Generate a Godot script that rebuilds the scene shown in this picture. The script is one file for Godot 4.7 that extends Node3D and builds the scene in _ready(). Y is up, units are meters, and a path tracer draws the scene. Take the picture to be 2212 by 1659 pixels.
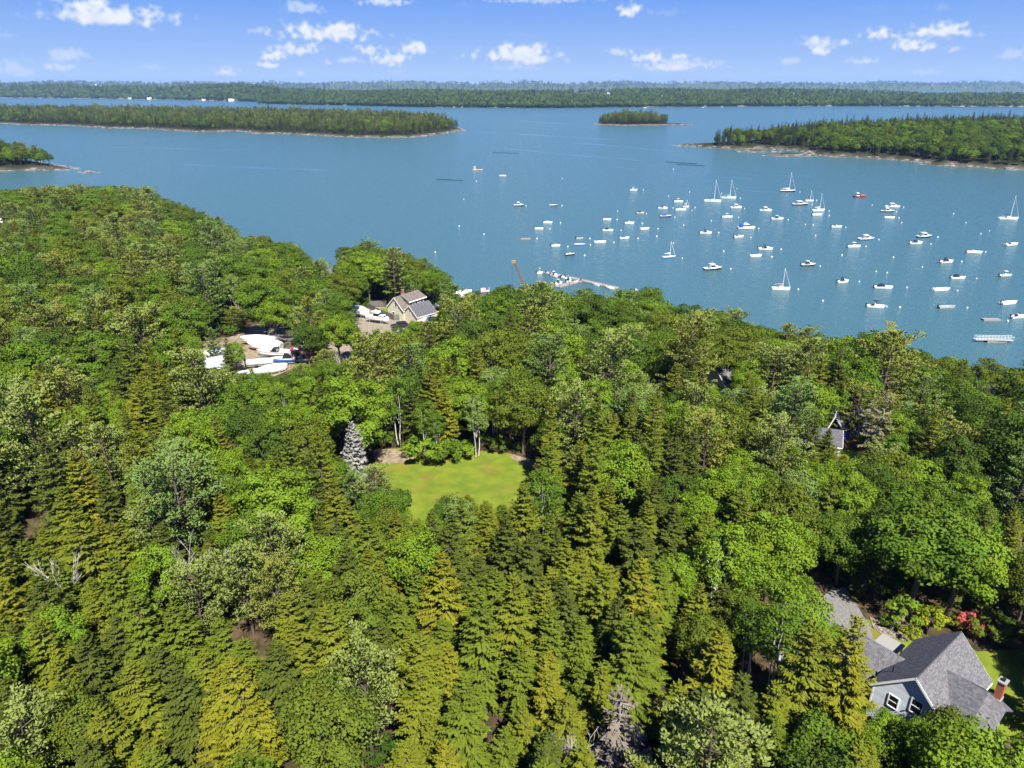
extends Node3D
# Pixel positions below are read off the photograph at 2212 x 1659; a pixel gives a direction, the distance comes from the water or the ground it meets.
const W := 2212.0
const H := 1659.0
const F := 1533.6
const CAM := Vector3(0, 64, 0)
var cs := cos(deg_to_rad(22.8))
var sn := sin(deg_to_rad(22.8))
var rng := RandomNumberGenerator.new()
var used := {}
var M := {}

func _ready():
	# --- camera, sky, sun, exposure
	var cam := Camera3D.new(); cam.name = "camera"; add_child(cam)
	cam.position = CAM; cam.rotation_degrees = Vector3(-22.8, 0, 0)
	cam.fov = 56.8; cam.near = 0.5; cam.far = 60000.0; cam.current = true
	var we := WorldEnvironment.new(); we.name = "environment"; add_child(we)
	var env := Environment.new(); we.environment = env
	env.background_mode = Environment.BG_SKY
	env.tonemap_mode = Environment.TONE_MAPPER_LINEAR
	env.tonemap_exposure = 2.3
	env.sdfgi_enabled = true; env.ssao_enabled = true; env.ssil_enabled = true
	env.fog_enabled = true
	env.fog_density = 0.00005
	env.fog_light_color = Color(0.62, 0.79, 1.0)
	var sky := Sky.new(); env.sky = sky
	var psm := PanoramaSkyMaterial.new(); psm.panorama = sky_picture(); psm.energy_multiplier = 0.435
	sky.sky_material = psm
	var sun := DirectionalLight3D.new(); sun.name = "sun"; add_child(sun)
	sun.light_energy = 1.6; sun.light_angular_distance = 0.5; sun.light_color = Color(1.0, 0.98, 0.935); sun.shadow_enabled = true
	sun.look_at_from_position(Vector3(0.21, 0.8, 0.57) * 100.0, Vector3.ZERO)
	make_materials()
	make_land()
	make_water()
	make_islands()
	make_far_shores()
	print("land ", Time.get_ticks_msec())
	make_tree_kinds()
	print("kinds ", Time.get_ticks_msec())
	make_grey_house()
	make_boatyard()
	make_shore_houses()
	make_harbour()
	print("things ", Time.get_ticks_msec())
	plant_key_trees()
	plant_forest()
	plant_islands()
	plant_far_shores()
	print("forest ", Time.get_ticks_msec())

# ---------------------------------------------------------------- pixels and places
func ray(px: float, py: float) -> Vector3:
	var r := (px - W / 2) / F
	var d := (py - H / 2) / F
	return Vector3(r, -(d * cs + sn), -(cs - d * sn))

func level(px: float, py: float, h := 0.0) -> Vector3:
	var r := ray(px, py)
	return CAM + r * ((CAM.y - h) / -r.y)

func proj(p: Vector3) -> Vector3:
	var q := p - CAM
	var depth := -q.z * cs - q.y * sn
	if depth < 0.1: return Vector3(-9999, -9999, depth)
	return Vector3(W / 2 + F * q.x / depth, H / 2 + F * (-q.y * cs + q.z * sn) / depth, depth)

func land_at(px: float, py: float) -> Vector3:
	var h := 6.0
	for i in 14:
		var p := level(px, py, h)
		h = lerpf(h, maxf(ground(p.x, p.z), 0.0), 0.7)
	var q := level(px, py, h)
	q.y = maxf(ground(q.x, q.z), 0.0)
	return q

func crop(k: int, x: float, y: float) -> Vector2:   # a place on one of the enlargements -> the photograph's pixel
	var c: Array = [[0, 0, 2212.0], [0, 0, 2212.0], [0, 0, 2212.0], [1250, 450, 950.0], [2100, 450, 900.0], [560, 780, 800.0], [2200, 1700, 800.0], [2000, 1000, 800.0], [1080, 800, 300.0], [580, 960, 380.0], [1540, 760, 360.0]][k]
	var s: float = 2212.0 / c[2]
	return Vector2(c[0] + x / s, c[1] + y / s) * (2212.0 / 3000.0)

func size_at(p: Vector3, px: float, k := 0) -> float:   # metres that px pixels span at p
	var c: float = [2212.0, 2212.0, 2212.0, 950.0, 900.0, 800.0, 800.0, 800.0, 300.0, 380.0, 360.0][k]
	var s := 1.0 if k == 0 else 2212.0 / c * 3000.0 / 2212.0
	return px / s * proj(p).z / F

# ---------------------------------------------------------------- names and tags
func numbered(called: String) -> String:
	var n: int = used.get(called, -1) + 1
	used[called] = n
	return called if n == 0 else "%s_%03d" % [called, n]

func tag(o: Node3D, label := "", category := "", group := "", kind := ""):
	if label: o.set_meta("label", label)
	if category: o.set_meta("category", category)
	if group: o.set_meta("group", group)
	if kind: o.set_meta("kind", kind)
	return o

func thing(called: String, label: String, category: String, at: Vector3, turn := 0.0, group := "") -> Node3D:
	var o := Node3D.new(); o.name = numbered(called); add_child(o)
	o.position = at; o.rotation.y = turn
	tag(o, label, category, group)
	return o

func part(called: String, mesh: Mesh, mat: Material, parent: Node, at := Vector3.ZERO) -> MeshInstance3D:
	var o := MeshInstance3D.new()
	o.name = numbered(called) if parent == self else called
	o.mesh = mesh; o.material_override = mat; o.position = at
	parent.add_child(o, true)
	return o

# ---------------------------------------------------------------- shapes
class Shape:
	var v := PackedVector3Array()
	var n := PackedVector3Array()
	var c := PackedColorArray()
	var uv := PackedVector2Array()
	var i := PackedInt32Array()
	var tint := Color.WHITE
	func tri(a: Vector3, b: Vector3, d: Vector3, nn = null):
		var m: Vector3 = nn if nn != null else (d - a).cross(b - a).normalized()
		var k := v.size()
		v.append(a); v.append(b); v.append(d)
		n.append(m); n.append(m); n.append(m)
		c.append(tint); c.append(tint); c.append(tint)
		uv.append(Vector2.ZERO); uv.append(Vector2.ZERO); uv.append(Vector2.ZERO)
		i.append(k); i.append(k + 1); i.append(k + 2)
	func quad(a: Vector3, b: Vector3, d: Vector3, e: Vector3, nn = null, us := Vector2.ONE):   # clockwise seen from the front
		var m: Vector3 = nn if nn != null else ((d - a).cross(b - a) + (e - a).cross(d - a)).normalized()
		var k := v.size()
		v.append(a); v.append(b); v.append(d); v.append(e)
		for j in 4:
			n.append(m); c.append(tint)
		uv.append(Vector2(0, 0)); uv.append(Vector2(us.x, 0)); uv.append(us); uv.append(Vector2(0, us.y))
		i.append(k); i.append(k + 1); i.append(k + 2); i.append(k); i.append(k + 2); i.append(k + 3)
	func leaf(p: Vector3, a: Vector3, b: Vector3, out: Vector3, soft: float):
		var f := a.cross(b).normalized()
		if f.dot(out) < 0.0:
			b = -b; f = -f
		var m := (f * (1.0 - soft) + out * soft).normalized()
		var k := v.size()
		v.append(p - a); v.append(p - b); v.append(p + a); v.append(p + b)
		for j in 4:
			n.append(m); c.append(tint)
		uv.append(Vector2.ZERO); uv.append(Vector2.ZERO); uv.append(Vector2.ZERO); uv.append(Vector2.ZERO)
		i.append(k); i.append(k + 2); i.append(k + 1); i.append(k); i.append(k + 3); i.append(k + 2)
	func box(lo: Vector3, hi: Vector3):
		prism([Vector2(lo.x, lo.z), Vector2(hi.x, lo.z), Vector2(hi.x, hi.z), Vector2(lo.x, hi.z)], lo.y, hi.y)
	func prism(poly: Array, y0: float, y1: float):   # corners in x, z, any way round
		var area := 0.0
		for j in poly.size():
			area += poly[j].cross(poly[(j + 1) % poly.size()])
		var q: Array = poly.duplicate()
		if area < 0: q.reverse()
		for j in q.size():
			var a: Vector2 = q[j]
			var b: Vector2 = q[(j + 1) % q.size()]
			quad(Vector3(a.x, y0, a.y), Vector3(b.x, y0, b.y), Vector3(b.x, y1, b.y), Vector3(a.x, y1, a.y), Vector3(b.y - a.y, 0, a.x - b.x).normalized(), Vector2(a.distance_to(b), y1 - y0))
		for j in range(1, q.size() - 1):
			tri(Vector3(q[0].x, y1, q[0].y), Vector3(q[j].x, y1, q[j].y), Vector3(q[j + 1].x, y1, q[j + 1].y), Vector3.UP)
			tri(Vector3(q[0].x, y0, q[0].y), Vector3(q[j + 1].x, y0, q[j + 1].y), Vector3(q[j].x, y0, q[j].y), Vector3.DOWN)
	func tube(a: Vector3, b: Vector3, ra: float, rb: float, sides := 6):
		var d := (b - a).normalized()
		var s := d.cross(Vector3.UP if absf(d.y) < 0.9 else Vector3.RIGHT).normalized()
		var t := s.cross(d)
		for j in sides:
			var u := TAU * j / sides
			var w := TAU * (j + 1) / sides
			var e := s * cos(u) + t * sin(u)
			var g := s * cos(w) + t * sin(w)
			var k := v.size()
			v.append(a + e * ra); v.append(b + e * rb); v.append(b + g * rb); v.append(a + g * ra)
			n.append(e); n.append(e); n.append(g); n.append(g)
			for z in 4:
				c.append(tint); uv.append(Vector2.ZERO)
			i.append(k); i.append(k + 2); i.append(k + 1); i.append(k); i.append(k + 3); i.append(k + 2)
		if rb > 0.015:
			for j in range(1, sides - 1):
				tri(b + s * rb, b + (s * cos(TAU * (j + 1) / sides) + t * sin(TAU * (j + 1) / sides)) * rb, b + (s * cos(TAU * j / sides) + t * sin(TAU * j / sides)) * rb, d)
	func loft(rings: Array, smooth := false):   # open strips from ring to ring
		for r in rings.size() - 1:
			var a: Array = rings[r]
			var b: Array = rings[r + 1]
			for j in a.size() - 1:
				quad(a[j], b[j], b[j + 1], a[j + 1])
	func fan(ring: Array, flip := false):
		var m := Vector3.ZERO
		for p in ring: m += p
		m /= ring.size()
		for j in ring.size() - 1:
			if flip: tri(m, ring[j + 1], ring[j])
			else: tri(m, ring[j], ring[j + 1])
	func slab(a: Vector3, b: Vector3, d: Vector3, e: Vector3, thick: float):   # a sheet given thickness below; a, b, d, e seen from outside either way round
		var m := (b - a).cross(d - a).normalized()
		if m.y < 0 or (absf(m.y) < 0.001 and m.z < 0):
			var z := b
			b = e; e = z
			m = -m
		var o := -m * thick
		quad(a, e, d, b, m, Vector2((e - a).length(), (b - a).length()))
		quad(a + o, b + o, d + o, e + o, -m)
		var r := [a, b, d, e]
		for j in 4:
			var p: Vector3 = r[j]
			var q: Vector3 = r[(j + 1) % 4]
			quad(p, q, q + o, p + o)
	func lathe(profile: Array, sides := 10, at := Vector3.ZERO):   # profile of (radius, height)
		for j in sides:
			var u := TAU * j / sides
			var w := TAU * (j + 1) / sides
			for k in profile.size() - 1:
				var p: Vector2 = profile[k]
				var q: Vector2 = profile[k + 1]
				quad(at + Vector3(cos(u) * p.x, p.y, sin(u) * p.x), at + Vector3(cos(w) * p.x, p.y, sin(w) * p.x), at + Vector3(cos(w) * q.x, q.y, sin(w) * q.x), at + Vector3(cos(u) * q.x, q.y, sin(u) * q.x))
	func arrays() -> Array:
		var a := []
		a.resize(Mesh.ARRAY_MAX)
		a[Mesh.ARRAY_VERTEX] = v; a[Mesh.ARRAY_NORMAL] = n; a[Mesh.ARRAY_COLOR] = c; a[Mesh.ARRAY_TEX_UV] = uv; a[Mesh.ARRAY_INDEX] = i
		return a
	func done() -> ArrayMesh:
		var m := ArrayMesh.new()
		m.add_surface_from_arrays(Mesh.PRIMITIVE_TRIANGLES, arrays())
		return m

func col(r: float, g: float, b: float) -> Color:   # a linear base colour as albedo
	return Color(r, g, b).linear_to_srgb()

func plain(called: String, c: Color, rough := 0.7, spec := 0.4) -> StandardMaterial3D:
	var m := StandardMaterial3D.new()
	m.resource_name = called; m.albedo_color = c; m.roughness = rough; m.metallic_specular = spec
	M[called] = m
	return m

func noise_tex(size: int, freq: float, octaves: int, colors: Array, seed_: int, offsets = null, type := FastNoiseLite.TYPE_SIMPLEX_SMOOTH, normal := false, bump := 4.0) -> NoiseTexture2D:
	var t := NoiseTexture2D.new()
	var f := FastNoiseLite.new()
	f.noise_type = type; f.frequency = freq; f.fractal_octaves = octaves; f.seed = seed_
	t.noise = f; t.width = size; t.height = size; t.seamless = true; t.generate_mipmaps = false
	if normal:
		t.as_normal_map = true; t.bump_strength = bump
	elif colors.size():
		var g := Gradient.new()
		g.offsets = PackedFloat32Array(offsets if offsets else range(colors.size()).map(func(k): return float(k) / (colors.size() - 1)))
		g.colors = PackedColorArray(colors)
		t.color_ramp = g
	return t

# ---------------------------------------------------------------- sky
func sky_picture() -> ImageTexture:
	var w := 4096
	var h := 2048
	var im := Image.create(w, h, false, Image.FORMAT_RGB8)
	var air := func(e: float) -> Color:   # e in degrees above the horizon
		var a := Color(0.795, 0.862, 0.985)
		var b := Color(0.62, 0.755, 0.975)
		var c := Color(0.42, 0.625, 0.96)
		var d := Color(0.15, 0.31, 0.68)
		if e < 2.6: return a.lerp(b, smoothstep(-0.6, 2.6, e))
		if e < 7.0: return b.lerp(c, smoothstep(1.6, 7.4, e))
		return c.lerp(d, smoothstep(5.0, 52.0, e))
	for y in h:
		im.fill_rect(Rect2i(0, y, w, 1), air.call(90.0 - (y + 0.5) * 180.0 / h))
	# clouds: centre in the photograph's pixels, width, height, how solid
	var list := [[225, 36, 235, 46, 1.0], [320, 30, 40, 24, .9], [648, 18, 72, 26, .75], [700, 76, 165, 34, 1.0], [735, 66, 80, 24, 1.0], [640, 108, 92, 22, .95], [590, 121, 46, 20, 1.0], [575, 140, 42, 12, 1.0], [557, 66, 36, 11, .7],
		[488, 156, 46, 17, 1.0], [840, 129, 72, 27, 1.1], [895, 106, 58, 28, 1.2], [795, 111, 46, 18, .9], [752, 130, 46, 12, .8], [705, 134, 20, 12, .8], [850, 156, 40, 12, .4], [645, 159, 26, 12, .8], [1112, 124, 140, 36, 1.05],
		[1145, 112, 60, 30, 1.1], [1108, 146, 80, 12, .6], [1358, 27, 62, 27, 1.0], [1440, 28, 52, 14, .4], [1400, 125, 70, 22, 1.05], [1475, 141, 150, 20, .8], [1450, 146, 80, 14, .95], [1473, 122, 36, 12, .9], [1336, 113, 40, 16, .8],
		[1765, 96, 60, 24, .9], [1766, 112, 44, 14, 1.0], [1826, 92, 36, 12, .85], [1900, 75, 64, 20, 1.0], [2030, 70, 130, 26, 1.15], [2050, 62, 60, 22, 1.15], [1966, 99, 74, 22, 1.15], [2012, 101, 26, 14, .9], [2058, 107, 28, 14, .8],
		[1710, 133, 52, 12, .7], [1862, 132, 48, 14, .9], [1995, 157, 40, 12, .7], [140, 122, 72, 28, .7], [132, 146, 44, 15, .9], [25, 150, 90, 34, .65], [12, 76, 34, 14, .5], [1172, 0, 170, 12, .8], [828, 3, 80, 18, .9], [2190, 117, 56, 28, .65],
		[2170, 170, 34, 10, .5], [325, 145, 54, 11, .5], [415, 66, 40, 8, .25], [1180, 12, 40, 12, .3], [1890, 22, 120, 16, .2], [2030, 16, 40, 14, .4], [1120, 75, 60, 14, .25], [470, 130, 30, 8, .3], [1490, 60, 120, 14, .15],
		[60, 178, 60, 8, .3], [1000, 10, 30, 12, .3], [620, 175, 40, 8, .3], [1290, 172, 60, 8, .25], [1560, 168, 50, 8, .3], [1830, 172, 50, 8, .25]]
	var fine := FastNoiseLite.new()
	fine.noise_type = FastNoiseLite.TYPE_SIMPLEX_SMOOTH; fine.frequency = 0.055; fine.fractal_octaves = 5; fine.fractal_gain = 0.5; fine.seed = 11
	var r := RandomNumberGenerator.new()
	r.seed = 5
	var spots := []
	for a in list:
		var d := ray(a[0], a[1])
		var az := rad_to_deg(atan2(d.x, -d.z))
		var el := rad_to_deg(atan2(d.y, Vector2(d.x, d.z).length()))
		var edge := cos(deg_to_rad(az))
		spots.append([az, el, a[2] / F * 57.3 * edge * edge, a[3] / F * 57.3 * edge, a[4]])
	for k in 330:   # the same small cumulus over the rest of the sky
		var t := r.randf()
		var el2 := rad_to_deg(atan2(1.0, lerpf(1.2, 30.0, pow(t, 0.8))))
		var az2 := r.randf_range(-180, 180)
		if absf(az2) < 39 and el2 < 7.5: continue
		var s := clampf(el2 / 5.0, 0.4, 5.0) * r.randf_range(0.6, 1.7)
		spots.append([az2, el2, 2.3 * s, 1.0 * s, r.randf_range(0.5, 1.1)])
	for a in spots:
		var px: float = 360.0 / w
		var cx: float = fposmod(a[0], 360.0) / px
		var cy: float = (90.0 - a[1]) / px
		var stretch: float = 1.0 / maxf(cos(deg_to_rad(a[1])), 0.3)
		var rx: float = maxf(a[2] / px / 2 * 1.3 * stretch, 2.0)
		var ry: float = maxf(a[3] / px / 2 * 1.35, 1.6)
		var off := Vector2(r.randf() * 9000, r.randf() * 9000)
		var grain: float = clampf(18.0 / ry, 0.35, 3.2)
		for y in range(int(cy - ry * 1.5), int(cy + ry * 1.2) + 1):
			if y < 0 or y >= h / 2: continue
			for x in range(int(cx - rx * 1.4), int(cx + rx * 1.4) + 1):
				var u: float = (x - cx) / rx
				var v: float = (y - cy) / ry
				var lump := fine.get_noise_2d(off.x + x * grain / stretch, off.y + y * grain * 1.15)
				var lump2 := fine.get_noise_2d(off.y + x * grain * 0.33 / stretch, off.x + y * grain * 0.5)
				var vv := v * (1.7 if v > 0.0 else 0.95)
				var q := 1.0 - sqrt(u * u + vv * vv) + lump * 0.75 + lump2 * 0.5 + 0.1
				var cover := smoothstep(0.1, 0.85, q) * clampf(a[4], 0.0, 1.0)
				if cover <= 0.004: continue
				var xx := posmod(x, w)
				var base := im.get_pixel(xx, y)
				var body := Color(0.975, 0.98, 0.995).lerp(Color(0.80, 0.845, 0.94), clampf(v * 0.75 + 0.25 - lump * 0.9, 0.0, 1.0) * 0.75)
				im.set_pixel(xx, y, base.lerp(body, cover * minf(0.97, a[4])))
	return ImageTexture.create_from_image(im)

# ---------------------------------------------------------------- materials
func foliage(called: String, c: Color, glow := 0.35) -> StandardMaterial3D:
	var m := plain(called, c, 0.8, 0.16)
	m.vertex_color_use_as_albedo = true
	m.backlight_enabled = true; m.backlight = Color(glow, glow, glow * 0.6)
	return m

func grainy(called: String, dark: Color, light: Color, scale: float, rough := 0.95, freq := 0.012, oct := 5, seed_ := 3) -> StandardMaterial3D:
	var m := plain(called, Color.WHITE, rough, 0.25)
	m.albedo_texture = noise_tex(512, freq, oct, [dark, light], seed_, [0.22, 0.78])
	m.uv1_triplanar = true; m.uv1_world_triplanar = true
	m.uv1_scale = Vector3.ONE * scale
	return m

func shingle(called: String, c: Color) -> StandardMaterial3D:   # courses of roof shingles, too fine to tell apart
	var im := Image.create(512, 512, false, Image.FORMAT_RGB8)
	var r := RandomNumberGenerator.new()
	r.seed = called.hash()
	for row in 32:
		var x := -r.randi_range(0, 20)
		while x < 512:
			var wide := r.randi_range(14, 34)
			var k := r.randf_range(0.86, 1.12)
			im.fill_rect(Rect2i(maxi(x, 0), row * 16, wide, 16), Color(c.r * k, c.g * k, c.b * k))
			im.fill_rect(Rect2i(maxi(x, 0), row * 16 + 14, wide, 2), Color(c.r * k * 0.72, c.g * k * 0.72, c.b * k * 0.72))
			x += wide
	var m := plain(called, Color.WHITE, 0.9, 0.3)
	m.albedo_texture = ImageTexture.create_from_image(im)
	m.uv1_scale = Vector3(0.22, 0.22, 1)
	return m

func siding(called: String, c: Color) -> StandardMaterial3D:   # clapboards a few pixels high at most
	var im := Image.create(8, 512, false, Image.FORMAT_RGB8)
	var hm := Image.create(8, 512, false, Image.FORMAT_L8)
	var r := RandomNumberGenerator.new()
	r.seed = called.hash()
	for row in 16:
		var k := r.randf_range(0.93, 1.06)
		im.fill_rect(Rect2i(0, row * 32, 8, 32), Color(c.r * k, c.g * k, c.b * k))
		for y in 32:
			hm.fill_rect(Rect2i(0, row * 32 + y, 8, 1), Color(0.3 + 0.7 * y / 31.0, 0, 0) if y < 30 else Color.BLACK)
	var m := plain(called, Color.WHITE, 0.75, 0.35)
	m.albedo_texture = ImageTexture.create_from_image(im)
	m.heightmap_enabled = true; m.heightmap_texture = ImageTexture.create_from_image(hm); m.heightmap_scale = 1.4
	m.uv1_triplanar = true
	m.uv1_scale = Vector3(0.5, 0.5, 0.5)
	return m

func make_materials():
	foliage("needle_olive", col(0.12, 0.138, 0.012), 0.25)
	foliage("needle_gold", col(0.152, 0.155, 0.013), 0.25)
	foliage("needle_green", col(0.094, 0.125, 0.012), 0.25)
	foliage("needle_deep", col(0.066, 0.084, 0.013), 0.25)
	foliage("needle_grey", col(0.27, 0.26, 0.235), 0.15)
	foliage("needle_rust", col(0.17, 0.142, 0.112), 0.15)
	foliage("needle_drab", col(0.165, 0.15, 0.085), 0.15)
	foliage("pine_pale", col(0.165, 0.205, 0.05))
	foliage("pine_blue", col(0.12, 0.18, 0.045))
	foliage("pine_warm", col(0.16, 0.178, 0.034))
	foliage("leaf_bright", col(0.12, 0.19, 0.014), 0.42)
	foliage("leaf_mid", col(0.08, 0.135, 0.013), 0.4)
	foliage("leaf_deep", col(0.056, 0.094, 0.013), 0.36)
	foliage("leaf_olive", col(0.092, 0.122, 0.014), 0.38)
	foliage("leaf_silver", col(0.135, 0.195, 0.045), 0.42)
	foliage("leaf_yellow", col(0.19, 0.22, 0.012), 0.5)
	foliage("leaf_red", col(0.42, 0.10, 0.09), 0.3)
	foliage("grass_blade", col(0.15, 0.2, 0.015), 0.4)
	plain("bark", col(0.11, 0.085, 0.065), 0.95, 0.2)
	plain("bark_grey", col(0.26, 0.235, 0.21), 0.95, 0.2)
	plain("bark_white", col(0.55, 0.53, 0.49), 0.85, 0.25)
	plain("dead_wood", col(0.42, 0.385, 0.35), 0.95, 0.2)
	grainy("forest_floor", col(0.03, 0.028, 0.014), col(0.095, 0.062, 0.035), 0.07)
	grainy("far_wood", col(0.04, 0.06, 0.018), col(0.075, 0.105, 0.024), 0.004)
	var lawn := grainy("lawn", col(0.1, 0.145, 0.014), col(0.155, 0.187, 0.019), 0.031, 0.95, 0.02, 7, 8)
	lawn.detail_enabled = true
	lawn.detail_albedo = noise_tex(512, 0.008, 5, [Color(0.42, 0.36, 0.17, 0.0), Color(0.44, 0.37, 0.18, 0.0), Color(0.46, 0.38, 0.2, 0.5)], 21, [0.0, 0.6, 0.85])
	lawn.detail_uv_layer = BaseMaterial3D.DETAIL_UV_1
	grainy("gravel", col(0.185, 0.155, 0.118), col(0.29, 0.25, 0.2), 0.12, 0.97, 0.02, 6, 31)
	grainy("dirt", col(0.165, 0.125, 0.08), col(0.27, 0.22, 0.16), 0.12, 0.97, 0.016, 6, 33)
	grainy("asphalt", col(0.13, 0.127, 0.122), col(0.19, 0.185, 0.177), 0.16, 0.9, 0.03, 6, 35)
	var rock := grainy("rock", col(0.1, 0.094, 0.085), col(0.27, 0.25, 0.225), 0.11, 0.9, 0.02, 6, 41)
	rock.vertex_color_use_as_albedo = true
	grainy("seaweed", col(0.06, 0.05, 0.02), col(0.15, 0.12, 0.05), 0.2, 0.8, 0.03, 5, 43)
	grainy("weathered_wood", col(0.18, 0.176, 0.165), col(0.29, 0.283, 0.265), 0.5, 0.95, 0.03, 4, 45)
	grainy("fence_wood", col(0.1, 0.092, 0.085), col(0.2, 0.185, 0.17), 0.7, 0.95, 0.03, 4, 46)
	shingle("shingle_grey", Color(0.395, 0.39, 0.405))
	shingle("shingle_dark", Color(0.345, 0.345, 0.365))
	shingle("shingle_tan", Color(0.42, 0.39, 0.37))
	shingle("shingle_brown", Color(0.40, 0.37, 0.34))
	siding("siding_blue", Color(0.79, 0.815, 0.86))
	siding("siding_white", Color(0.86, 0.87, 0.87))
	siding("siding_cream", Color(0.74, 0.73, 0.64))
	siding("siding_navy", Color(0.2, 0.27, 0.52))
	siding("siding_grey", Color(0.62, 0.65, 0.68))
	plain("white_paint", col(0.78, 0.78, 0.77), 0.5)
	plain("gelcoat", col(0.8, 0.8, 0.79), 0.22, 0.5)
	plain("gelcoat_cream", col(0.68, 0.66, 0.58), 0.3, 0.5)
	plain("shrink_wrap", col(0.78, 0.79, 0.8), 0.35, 0.5)
	plain("hull_navy", col(0.012, 0.02, 0.07), 0.2, 0.5)
	plain("hull_blue", col(0.04, 0.16, 0.45), 0.25, 0.5)
	plain("hull_black", col(0.012, 0.013, 0.016), 0.25, 0.5)
	plain("hull_grey", col(0.33, 0.34, 0.35), 0.4, 0.5)
	plain("hull_red", col(0.3, 0.03, 0.025), 0.35, 0.5)
	plain("canvas_blue", col(0.02, 0.09, 0.42), 0.85, 0.3)
	plain("canvas_navy", col(0.018, 0.025, 0.07), 0.85, 0.3)
	plain("canvas_teal", col(0.05, 0.33, 0.38), 0.85, 0.3)
	plain("canvas_black", col(0.015, 0.016, 0.018), 0.85, 0.3)
	plain("tarp_silver", col(0.52, 0.55, 0.58), 0.5, 0.4)
	plain("tarp_blue", col(0.08, 0.3, 0.55), 0.5, 0.4)
	plain("net_green", col(0.018, 0.05, 0.055), 0.9, 0.2)
	plain("wood_orange", col(0.45, 0.17, 0.06), 0.6, 0.4)
	plain("wood_red", col(0.33, 0.05, 0.06), 0.7, 0.35)
	plain("plastic_yellow", col(0.75, 0.5, 0.015), 0.4, 0.5)
	plain("plastic_red", col(0.55, 0.05, 0.04), 0.4, 0.5)
	plain("plastic_orange", col(0.7, 0.2, 0.03), 0.4, 0.5)
	plain("plastic_green", col(0.1, 0.32, 0.2), 0.4, 0.5)
	plain("glass_dark", col(0.012, 0.016, 0.022), 0.06, 0.6)
	plain("rubber", col(0.02, 0.02, 0.02), 0.85, 0.3)
	plain("brick", col(0.32, 0.11, 0.06), 0.9, 0.25)
	plain("concrete", col(0.24, 0.235, 0.225), 0.9, 0.3)
	plain("roof_green", col(0.07, 0.2, 0.15), 0.55, 0.4)
	plain("crane_yellow", col(0.34, 0.19, 0.07), 0.5, 0.5)
	plain("rust", col(0.2, 0.095, 0.05), 0.85, 0.35)
	var al := plain("alloy", col(0.62, 0.63, 0.64), 0.35, 0.5)
	al.metallic = 0.6
	var steel := plain("galvanised", col(0.5, 0.52, 0.54), 0.45, 0.5)
	steel.metallic = 0.5
	# sea water: green-blue body colour, small ripples, smoother and rougher streaks
	var sea := plain("sea_water", col(0.042, 0.108, 0.125), 0.14, 0.5)
	sea.normal_enabled = true
	sea.normal_texture = noise_tex(1024, 0.03, 5, [], 71, null, FastNoiseLite.TYPE_SIMPLEX_SMOOTH, true, 7.0)
	sea.normal_scale = 1.0
	sea.roughness_texture = noise_tex(1024, 0.008, 4, [Color(0.35, 0.35, 0.35), Color(0.9, 0.9, 0.9), Color(1, 1, 1)], 72, [0.2, 0.5, 1.0])
	sea.roughness = 0.26
	sea.uv1_triplanar = true; sea.uv1_world_triplanar = true
	sea.uv1_scale = Vector3(1.0 / 40.0, 1.0 / 40.0, 1.0 / 26.0)

# ---------------------------------------------------------------- the near land
const X0 := -440.0
const Z0 := -480.0
const STEP := 4.0
const NX := 190
const NZ := 136
var heights := PackedFloat32Array()
var shore_distance := PackedFloat32Array()
var coast: PackedVector2Array

func inland(p: Vector2, poly: PackedVector2Array) -> float:   # metres to the outline, positive inside
	var best := 1e9
	for k in poly.size():
		var a := poly[k]
		var b := poly[(k + 1) % poly.size()]
		best = minf(best, p.distance_squared_to(Geometry2D.get_closest_point_to_segment(p, a, b)))
	return sqrt(best) * (1.0 if Geometry2D.is_point_in_polygon(p, poly) else -1.0)

func sample(grid: PackedFloat32Array, x: float, z: float) -> float:
	var u := clampf((x - X0) / STEP, 0.0, NX - 1.001)
	var v := clampf((z - Z0) / STEP, 0.0, NZ - 1.001)
	var i := int(u)
	var j := int(v)
	var fu := u - i
	var fv := v - j
	var a := grid[j * NX + i]
	var b := grid[j * NX + i + 1]
	var c := grid[(j + 1) * NX + i]
	var d := grid[(j + 1) * NX + i + 1]
	if fu + fv <= 1.0: return a + (b - a) * fu + (c - a) * fv
	return d + (c - d) * (1.0 - fu) + (b - d) * (1.0 - fv)

func ground(x: float, z: float) -> float:
	return sample(heights, x, z)

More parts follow.
